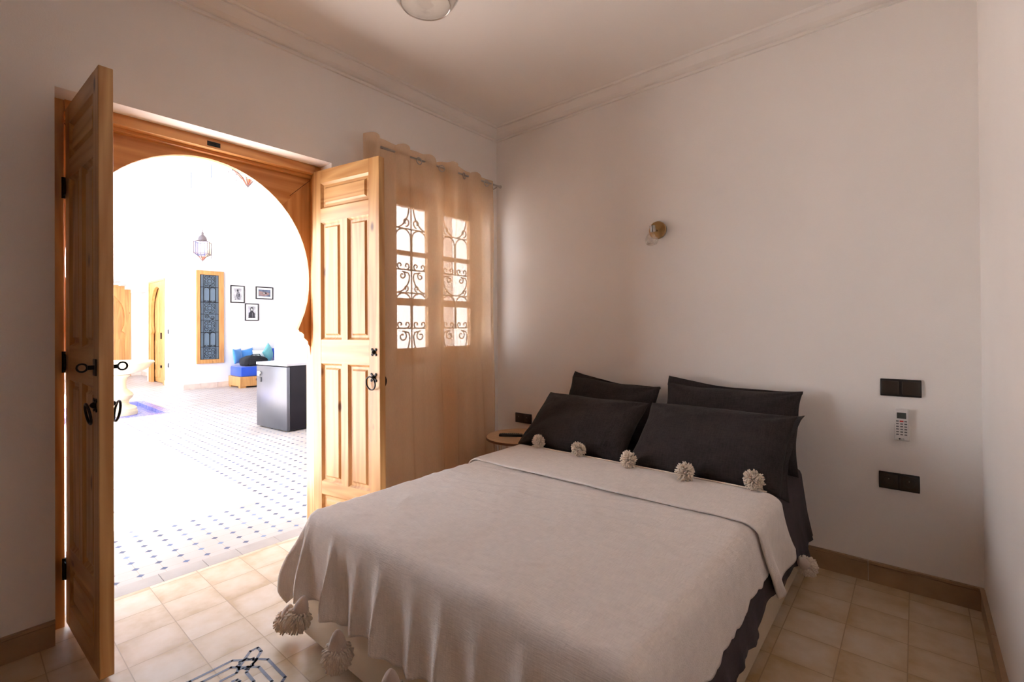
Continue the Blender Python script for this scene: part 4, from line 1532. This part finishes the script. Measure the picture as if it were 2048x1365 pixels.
# arched doors of the courtyard (frame with arch, closed leaves behind)
def far_door(name, w_, h_, loc, rz, label, arch):
    """local: x across, facing -y"""
    t = thing(name, loc, kind='structure', rz=rz)
    t['label'] = label
    hw_ = w_ / 2
    mb = MB()
    inner = []
    a_hw = hw_ * (0.80 if arch == 'wide' else 0.74)
    zs, zt = h_ * 0.66, h_ * 0.935
    pts = []
    for k in range(15):
        f = k / 14
        if arch == 'wide':
            a = PI * f
            pts.append((-a_hw * math.cos(a), zs + (zt - zs) * math.sin(a)))
        else:
            s = -1 if f < 0.5 else 1
            g = f * 2 if f < 0.5 else (1 - f) * 2
            pts.append((s * a_hw * (1 - g ** 1.7), zs + (zt - zs) * math.sin(g * PI / 2) ** 0.9))
    low = a_hw * 0.86
    z_c = h_ * 0.50
    hole = [(-a_hw, 0.0), (-a_hw, z_c - 0.06), (-low, z_c), (-a_hw * 0.97, z_c + 0.14)] + pts + [(a_hw * 0.97, z_c + 0.14), (low, z_c), (a_hw, z_c - 0.06), (a_hw, 0.0)]
    y0, y1 = -0.03, 0.03
    # strips between the hole and the outer rectangle
    n = len(hole)
    def outer(p):
        x, z = p
        if z < zs:
            return (math.copysign(hw_, x), z)
        dx, dz = x, z - zs
        k = 1e9
        if abs(dx) > 1e-6: k = min(k, hw_ / abs(dx))
        if dz > 1e-6: k = min(k, (h_ - zs) / dz)
        return (dx * k, zs + dz * k)
    for i in range(n - 1):
        p, q = hole[i], hole[i + 1]
        P_, Q_ = outer(p), outer(q)
        poly = [p, q, Q_]
        if (abs(abs(P_[0]) - hw_) < 1e-5) != (abs(abs(Q_[0]) - hw_) < 1e-5) and max(P_[1], Q_[1]) > h_ - 1e-4:
            poly.append((math.copysign(hw_, p[0] + q[0]), h_))
        poly.append(P_)
        qq = []
        for s in poly:
            if not qq or abs(s[0] - qq[-1][0]) + abs(s[1] - qq[-1][1]) > 1e-6:
                qq.append(s)
        if len(qq) < 3:
            continue
        mb.prism([(s[0], y0, s[1]) for s in qq], (0, y1 - y0, 0))
    mb.obj('arched_frame', M_far_z, t)
    mb = MB()
    for s in (-1, 1):
        a, b = sorted((s * hw_, s * (hw_ - 0.05)))
        mb.box(a, b, -0.045, -0.03, 0, h_, 0.003)
    mb.box(-hw_ + 0.05, hw_ - 0.05, -0.045, -0.03, h_ - 0.05, h_, 0.003)
    mb.obj('architrave', M_far_z, t)
    for s in (-1, 1):
        mb = MB()
        xa, xb = sorted((s * 0.004, s * (hw_ - 0.02)))
        mb.box(xa, xb, 0.06, 0.10, 0.01, h_ - 0.03)
        lf = mb.obj('door_leaf', M_far_z, t)
        for (c, d) in ((0.12, 0.30), (0.42, 1.02), (1.20, 2.05)):
            half_ = (xb - xa)
            for (p, q) in ((0.14, 0.46), (0.54, 0.86)):
                mb = MB().box(xa + half_ * p, xa + half_ * q, 0.05, 0.062, c, d, 0.005)
                mb.obj('panel', M_far_z, lf)
        if s > 0:
            mb = MB().box(0.02, 0.05, 0.035, 0.06, 1.05, 1.20, 0.004)
            mb.box(0.01, 0.10, 0.03, 0.045, 1.165, 1.18, 0.002)
            mb.box(-0.02, 0.06, 0.035, 0.06, 0.36, 0.42, 0.004)
            mb.obj('bolt', M_iron, lf)
    mb = MB().box(-hw_ - 0.0, hw_ + 0.0, 0.22, 0.23, 0, h_)
    mb.obj('shadow_board', M_dark, t)
    return t
far_door('door_2', D2B - D2A - 0.004, D2Z - 0.002, ((D2A + D2B) / 2, YW + 0.03, 0), 0, 'narrow arched pine door seen left of the iron window', 'narrow')
far_door('door_3', D3B - D3A - 0.004, D3Z - 0.002, (XB - 0.03, (D3A + D3B) / 2, 0), PI / 2, 'arched pine door behind the fountain', 'wide')

# small plates beside door_2
for z, nm, lb, ct in ((1.222, 'light_switch', 'small dark switch on the white wall right of the far arched door', 'light switch'), (0.474, 'wall_socket', 'small dark socket low on the white wall right of the far arched door', 'socket')):
    t = thing(nm, (-10.10, YW - 0.0005, z), lb, ct)
    MB().box(-0.045, 0.045, -0.011, 0, -0.055, 0.055, 0.003).obj('cover_plate', plain('grey_blue_plastic', (0.10, 0.11, 0.13), 0.4), t, smooth='auto')
    MB().box(-0.032, 0.032, -0.015, -0.010, -0.04, 0.04, 0.003).obj('rocker' if 'switch' in nm else 'socket_insert', M_black, t, smooth='auto')

# window with iron grille on the picture wall
wy0, wy1, wz0, wz1 = 0.443, 0.967, 0.535, 2.530
w2 = thing('window_2', (XA, (wy0 + wy1) / 2, wz0), kind='structure')
w2['label'] = 'tall pine framed window with black scrollwork over blue glass'
mb = MB()
lx, rx = 0.066, 0.096
ya, yb = -(wy1 - wy0) / 2, (wy1 - wy0) / 2
H2 = wz1 - wz0
mb.box(0.001, 0.05, ya, ya + lx, 0, H2, 0.004)
mb.box(0.001, 0.05, yb - rx, yb, 0, H2, 0.004)
mb.box(0.001, 0.05, ya + lx, yb - rx, 0, 0.085, 0.004)
mb.box(0.001, 0.05, ya + lx, yb - rx, H2 - 0.085, H2, 0.004)
mb.obj('window_frame', M_far_z, w2)
mb = MB().box(0.001, 0.008, ya + lx, yb - rx, 0.085, H2 - 0.085)
mb.obj('pane', M_blueglass, w2)
gu0, gu1 = ya + lx + 0.012, yb - rx - 0.004
inn = (gu1 - gu0) * 0.16
rows = [('rosette', 130), ('arch', 160), ('rosette', 125), ('s', 63), ('rosette', 129), ('arch', 156), ('rosette', 130)]
L = grille_lines(gu0 + inn, gu1 - inn, 0.088, H2 - 0.088, rows, 1)
for a, b in ((gu0, gu0), (gu1, gu1)):
    L.append([(a, 0.088), (a, H2 - 0.088)])
z = H2 - 0.088
for _, h in rows:
    z -= (H2 - 0.176) * h / 893
    L.append([(gu0, z), (gu1, z)])
for (za_, zb_) in ((H2 - 0.088 - (H2 - 0.176) * 290 / 893, H2 - 0.088 - (H2 - 0.176) * 130 / 893), (H2 - 0.088 - (H2 - 0.176) * 763 / 893, H2 - 0.088 - (H2 - 0.176) * 607 / 893)):
    L.append([((gu0 + gu1) / 2, za_), ((gu0 + gu1) / 2, zb_)])
grille_mesh(L, 0.030, 0.0052).obj('iron_grille', M_iron, w2, smooth=True)

# framed pictures
M_mat = plain('white_mount', (0.80, 0.80, 0.80), 0.8)
M_g1 = plain('print_light_grey', (0.42, 0.42, 0.44), 0.8, var=0.35, vscale=14)
M_g2 = plain('print_mid_grey', (0.17, 0.17, 0.19), 0.8, var=0.5, vscale=30)
M_g3 = plain('print_dark_grey', (0.03, 0.03, 0.035), 0.8, var=0.5, vscale=30)
M_skin = plain('print_skin', (0.27, 0.18, 0.17), 0.8, var=0.2, vscale=20)
M_scarf = plain('print_blue_grey', (0.10, 0.13, 0.19), 0.8, var=0.4, vscale=16)
def picture(y0, y1, z0, z1, label, shapes, bgm):
    cy, cz = (y0 + y1) / 2, (z0 + z1) / 2
    hw_, hh_ = (y1 - y0) / 2, (z1 - z0) / 2
    t = thing('framed_picture', (XA, cy, cz), label, 'picture', 'framed photographs on the courtyard wall')
    b = 0.020
    mb = MB()
    mb.box(0.0, 0.022, -hw_, -hw_ + b, -hh_, hh_, 0.002)
    mb.box(0.0, 0.022, hw_ - b, hw_, -hh_, hh_, 0.002)
    mb.box(0.0, 0.022, -hw_ + b, hw_ - b, -hh_, -hh_ + b, 0.002)
    mb.box(0.0, 0.022, -hw_ + b, hw_ - b, hh_ - b, hh_, 0.002)
    mb.obj('frame', M_black, t)
    MB().box(0.0, 0.010, -hw_ + b, hw_ - b, -hh_ + b, hh_ - b).obj('mount', M_mat, t)
    pw, ph_ = hw_ - b - 0.042, hh_ - b - 0.042
    im = MB().box(0.010, 0.0105, -pw, pw, -ph_, ph_).obj('print', bgm, t)
    for i, (mt, pts) in enumerate(shapes):
        MB().prism([(0.0105 + 0.0002 * i, p[0] * pw, p[1] * ph_) for p in pts], (0.0003, 0, 0)).obj('figure', mt, im)
    return t
def ell(cx, cz, rx_, rz_, n=18):
    return [(cx + rx_ * math.cos(2 * PI * k / n), cz + rz_ * math.sin(2 * PI * k / n)) for k in range(n)]
picture(1.109, 1.404, 1.862, 2.254, 'upper left black framed portrait of a seated figure', [
    (M_g2, [(-0.75, -0.95), (0.7, -0.95), (0.75, -0.5), (0.35, -0.2), (-0.3, -0.55)]),
    (M_g2, [(-0.35, -0.5), (0.35, -0.4), (0.6, 0.2), (0.3, 0.45), (-0.1, 0.35), (-0.4, -0.1)]),
    (M_g3, ell(0.05, 0.62, 0.22, 0.22)),
    (M_g1, [(-0.5, -0.6), (-0.2, -0.5), (0.0, -0.9), (-0.3, -0.95)]),
    (M_g3, [(0.3, 0.1), (0.62, 0.1), (0.5, -0.4), (0.2, -0.45)])], M_g1)
picture(1.642, 2.035, 1.968, 2.256, 'black framed landscape print of an eye under a blue-grey scarf', [
    (M_skin, [(-0.9, 0.55), (-0.2, 0.35), (0.5, 0.2), (0.95, -0.1), (0.6, -0.6), (-0.3, -0.85), (-0.95, -0.7)]),
    (M_g3, ell(0.05, -0.02, 0.38, 0.22)),
    (M_mat, ell(-0.08, -0.02, 0.13, 0.10)),
    (M_g3, [(-0.45, 0.3), (0.1, 0.42), (0.55, 0.22), (0.1, 0.30)])], M_scarf)
picture(1.409, 1.705, 1.462, 1.856, 'lower black framed portrait of a person in a dark headscarf', [
    (M_g3, [(-0.85, -0.98), (0.85, -0.98), (0.7, -0.2), (0.35, 0.15), (-0.35, 0.15), (-0.75, -0.2)]),
    (M_g3, ell(0.0, 0.42, 0.40, 0.48)),
    (M_mat, ell(0.0, 0.38, 0.20, 0.26)),
    (M_g3, ell(0.0, 0.20, 0.16, 0.13)),
    (M_g2, [(0.1, -0.9), (0.25, -0.9), (0.15, -0.1), (0.05, -0.1)])], M_g1)

# seating: low wooden box base, blue mattress, cushions, bag
sx0, sx1, sy0, sy1 = XA + 0.02, -8.36, 1.06, 3.1
sb_ = thing('bench_base', ((sx0 + sx1) / 2, (sy0 + sy1) / 2, 0), 'low pine box base under the blue seat mattress', 'bench')
mb = MB().box(sx0, sx1, sy0, sy1, 0.035, 0.24, 0.008)
mb.xf(Matrix.Translation(-sb_.location)).obj('box', M_far_z, sb_)
for x in (sx0 + 0.06, sx1 - 0.06):
    for y in (sy0 + 0.07, (sy0 + sy1) / 2, sy1 - 0.07):
        mb = MB().box(x - 0.05, x + 0.05, y - 0.06, y + 0.06, 0.0, 0.035)
        mb.xf(Matrix.Translation(-sb_.location)).obj('foot', M_far_z, sb_)
mb = MB().box(sx0 + 0.01, sx1 - 0.01, sy0 + 0.03, sy1, 0.241, 0.455, 0.03)
tag(mb.obj('seat_mattress', M_blue, smooth='auto'), 'royal blue mattress on the low pine base', 'mattress')
def cushion(loc, s, th, rot, mt, label):
    mb = MB()
    for sg in (1, -1):
        def f(u, v, sg=sg):
            a, b = u * 2 - 1, v * 2 - 1
            k = max(0, (1 - a * a) * (1 - b * b))
            return (sg * th / 2 * k ** 0.45, s / 2 * a * (1 - 0.10 * (1 - b * b)), s / 2 * b * (1 - 0.10 * (1 - a * a)))
        mb.grid(f, 20, 20)
    bmesh.ops.remove_doubles(mb.bm, verts=mb.bm.verts, dist=0.001)
    o = mb.obj('cushion', mt, None, smooth=True)
    o.location = loc
    o.rotation_euler = rot
    tag(o, label, 'cushion', 'cushions on the blue seat')
    return o
cushion((-8.84, 1.19, 0.668), 0.34, 0.11, (0.0, -0.12, 0.75), M_lblue, 'sky blue cushion standing at the left end of the seat')
cushion((-8.96, 1.43, 0.672), 0.30, 0.08, (0.2, -0.05, -0.1), M_lblue, 'second sky blue cushion, half hidden behind the first')
cushion((-8.90, 1.66, 0.650), 0.28, 0.08, (0.0, -0.15, 0.0), M_wpil, 'white textured cushion behind the black bag')
cushion((-8.76, 1.82, 0.716), 0.34, 0.13, (0.70, -0.12, 0.6), M_teal, 'teal cushion right of the black bag')
cushion((-8.86, 2.04, 0.668), 0.36, 0.12, (0.1, -0.12, 0.8), M_blue, 'royal blue cushion at the right of the seat')
bag = thing('travel_bag', (-8.535, 1.41, 0.458), 'black travel bag lying on the blue mattress', 'bag', None, 0.08)
mb = MB().box(-0.13, 0.13, -0.27, 0.27, 0, 0.22, 0.05)
bmesh.ops.subdivide_edges(mb.bm, edges=mb.bm.edges[:], cuts=3, use_grid_fill=True)
for v in mb.bm.verts:
    v.co += Vector((noise.noise(v.co * 7), noise.noise(v.co * 7 + Vector((5, 0, 0))), noise.noise(v.co * 6 + Vector((0, 7, 0))))) * 0.022
    v.co.z = max(0, v.co.z * (1.05 - 0.30 * (abs(v.co.y) / 0.27) ** 2))
mb.obj('body', M_bag, bag, smooth=True)
mb = MB().box(0.125, 0.150, -0.16, 0.12, 0.03, 0.14, 0.008)
mb.obj('pocket', M_bag, bag, smooth='auto')
mb = MB().tube([(0.10, -0.12, 0.22), (0.13, -0.09, 0.255), (0.13, 0.06, 0.255), (0.10, 0.09, 0.22)], 0.010, 8)
mb.obj('handle', M_bag, bag, smooth=True)

# black fridge
M_fside = plain('black_enamel', (0.012, 0.010, 0.014), 0.55, var=0.25, vscale=3)
M_fside.node_tree.nodes['Principled BSDF'].inputs['Specular IOR Level'].default_value = 0.15
M_fdoor = plain('dark_metal_door', (0.10, 0.10, 0.115), 0.32, metal=0.6, var=0.08, vscale=3)
M_ftop = plain('grey_worktop', (0.33, 0.33, 0.35), 0.3, var=0.05)
fg = thing('fridge', (-3.195, -0.282, 0), 'black under-counter fridge standing in the courtyard', 'fridge', None, math.radians(6))
mb = MB().box(-0.70, 0.0, 0.045, 0.50, 0.012, 0.800, 0.004)
mb.obj('body', M_fside, fg, smooth='auto')
mb = MB().box(-0.70, -0.001, 0.0, 0.043, 0.015, 0.790, 0.005)
fd = mb.obj('door', M_fdoor, fg, smooth='auto')
mb = MB().box(-0.705, 0.005, -0.004, 0.50, 0.803, 0.838, 0.004)
mb.obj('top', M_ftop, fg, smooth='auto')
for x in (-0.66, -0.04):
    for y in (0.06, 0.46):
        MB().lathe([(0, 0), (0.018, 0), (0.018, 0.014), (0, 0.014)], 12, Matrix.Translation((x, y, 0))).obj('foot', M_black, fg)
mb = MB().lathe([(0.0, 0.0), (0.016, 0.0), (0.016, 0.012), (0.009, 0.016), (0, 0.016)], 16, Matrix.Translation((-0.60, 0.0, 0.70)) @ Matrix.Rotation(PI / 2, 4, 'X'), cap=False)
mb.box(-0.67, -0.61, -0.012, 0.0, 0.66, 0.72, 0.002)
mb.obj('lock', M_steel, fd, smooth='auto')
MB().box(-0.625, -0.585, -0.010, 0.0, 0.585, 0.645, 0.003).obj('door_pull', M_black, fd, smooth='auto')

# fountain
ft = thing('fountain', (-6.80, -1.26, -0.05), 'cream carved stone fountain standing in the blue basin', 'fountain')
def flute(mb, lo, hi, n, amp):
    for v in mb.bm.verts:
        if lo < v.co.z < hi:
            a = math.atan2(v.co.y, v.co.x)
            r = math.hypot(v.co.x, v.co.y)
            k = 1 + amp * abs(math.cos(a * n / 2)) * math.sin(PI * (v.co.z - lo) / (hi - lo))
            v.co.x *= k
            v.co.y *= k
    return mb
mb = MB().lathe([(0, 0), (0.27, 0), (0.275, 0.03), (0.27, 0.06), (0.265, 0.065), (0.265, 0.10), (0.24, 0.12), (0.17, 0.15), (0.155, 0.18), (0.155, 0.195), (0.165, 0.205), (0.155, 0.215)], 48, cap=False)
mb.obj('foot', M_stone, ft, smooth='auto')
mb = MB().lathe([(0.155, 0.215), (0.165, 0.225), (0.195, 0.26), (0.21, 0.30), (0.20, 0.33), (0.16, 0.37), (0.13, 0.40), (0.12, 0.46), (0.125, 0.52), (0.145, 0.575), (0.175, 0.60), (0.18, 0.615), (0.16, 0.62)], 48, cap=False)
flute(mb, 0.225, 0.35, 20, 0.05).obj('stem', M_stone, ft, smooth='auto')
mb = MB().lathe([(0, 0.62), (0.17, 0.62), (0.24, 0.635), (0.32, 0.66), (0.40, 0.71), (0.46, 0.77), (0.475, 0.785), (0.50, 0.79), (0.505, 0.81), (0.49, 0.825), (0.46, 0.82), (0.40, 0.76), (0.25, 0.70), (0, 0.68)], 72, cap=False)
flute(mb, 0.63, 0.785, 28, 0.05).obj('bowl', M_stone, ft, smooth='auto')
ft.scale = (0.93, 0.93, 1.0)

# lanterns
M_lmetal = plain('tinned_metal', (0.13, 0.105, 0.11), 0.45, metal=0.5)
M_lr = pane_glass('red_glass', (0.95, 0.55, 0.45), 0.1, 0.35, (0.55, 0.16, 0.08))
M_lb = pane_glass('blue_lantern_glass', (0.70, 0.80, 0.98), 0.1, 0.15, (0.10, 0.16, 0.55))
M_ly = pane_glass('amber_glass', (0.95, 0.88, 0.72), 0.1, 0.15, (0.40, 0.28, 0.12))
def lantern(loc, s, label, chain):
    t = thing('lantern', loc, label, 'lantern', 'hanging courtyard lanterns')
    # origin at the ring top, downwards negative
    mb = MB()
    if chain > 0:
        n = int(chain / 0.03)
        for k in range(n):
            z = k * 0.03 + 0.012
            ax = (1, 0) if k % 2 else (0, 1)
            mb.tube([(ax[0] * 0.007 * math.cos(a), ax[1] * 0.007 * math.cos(a), z + 0.018 * math.sin(a)) for a in [2 * PI * j / 8 for j in range(8)]], 0.002, 4, closed=True)
        mb.obj('chain', M_lmetal, t)
    mb = MB()
    mb.tube([(0.020 * math.cos(a), 0, -0.02 + 0.020 * math.sin(a)) for a in [2 * PI * j / 16 for j in range(16)]], 0.004, 6, closed=True)
    mb.lathe([(0.016, -0.04), (0.020, -0.055), (0.016, -0.075), (0.034, -0.09), (0.05, -0.11), (0.062, -0.135), (0.064, -0.165), (0.075, -0.17), (0.075, -0.178), (0, -0.178)], 20, cap=False)
    mb.obj('dome', M_lmetal, t, smooth='auto')
    R8 = 0.135
    mb = MB()
    for k in range(8):
        a0, a1 = 2 * PI * k / 8 + 0.2, 2 * PI * (k + 1) / 8 + 0.2
        rr_ = R8 if k % 2 == 0 else 0.095
        r2 = 0.095 if k % 2 == 0 else R8
        p0 = Vector((rr_ * math.cos(a0), rr_ * math.sin(a0), 0))
        p1 = Vector((r2 * math.cos(a1), r2 * math.sin(a1), 0))
        for z in (-0.195, -0.385):
            mb.tube([p0 + Vector((0, 0, z)), p1 + Vector((0, 0, z))], 0.005, 5)
        mb.tube([p0 + Vector((0, 0, -0.185)), p0 + Vector((0, 0, -0.395))], 0.005, 5)
        mb.tube([p0 + Vector((0, 0, -0.195)), (0.06 * math.cos(a0), 0.06 * math.sin(a0), -0.172)], 0.003, 4)
        mb.tube([p0 + Vector((0, 0, -0.385)), (0.055 * math.cos(a0), 0.055 * math.sin(a0), -0.43)], 0.004, 4)
        mb.tube([(0.055 * math.cos(a0), 0.055 * math.sin(a0), -0.43), (0, 0, -0.505)], 0.003, 4)
        if k % 2 == 0:
            mb.tube([p0 + Vector((0, 0, -0.395)), p0 + Vector((0, 0, -0.43))], 0.002, 4)
            mb.ball(p0 + Vector((0, 0, -0.435)), 0.005, 1)
    mb.tube([(0, 0, -0.50), (0, 0, -0.535)], 0.002, 4)
    mb.obj('cage', M_lmetal, t)
    for gi, gm in enumerate((M_ly, M_ly, M_lr, M_lb)):
        mb = MB()
        for k in (gi * 2, gi * 2 + 1):
            a0, a1 = 2 * PI * k / 8 + 0.2, 2 * PI * (k + 1) / 8 + 0.2
            rr_ = R8 if k % 2 == 0 else 0.095
            r2 = 0.095 if k % 2 == 0 else R8
            p0 = (rr_ * math.cos(a0), rr_ * math.sin(a0))
            p1 = (r2 * math.cos(a1), r2 * math.sin(a1))
            mb.quad((*p0, -0.385), (*p1, -0.385), (*p1, -0.195), (*p0, -0.195))
            q0 = (0.055 * math.cos(a0), 0.055 * math.sin(a0))
            q1 = (0.055 * math.cos(a1), 0.055 * math.sin(a1))
            mb.quad((*p0, -0.385), (*p1, -0.385), (*q1, -0.43), (*q0, -0.43))
        mb.obj('glass_panel', gm, t)
    mb = MB().lathe([(0.052, -0.432), (0.0, -0.50)], 8, cap=False)
    mb.obj('glass_tip', M_lr, t)
    t.scale = (s, s, s)
    return t
lantern((-6.113, -0.3, 2.865), 1.0, 'metal lantern with coloured glass hanging beyond the arch', 0.18)
t2 = lantern((-1.30, -1.43, 2.91), 1.1, 'lantern of which only the pointed tip shows under the arch top', 0.06)
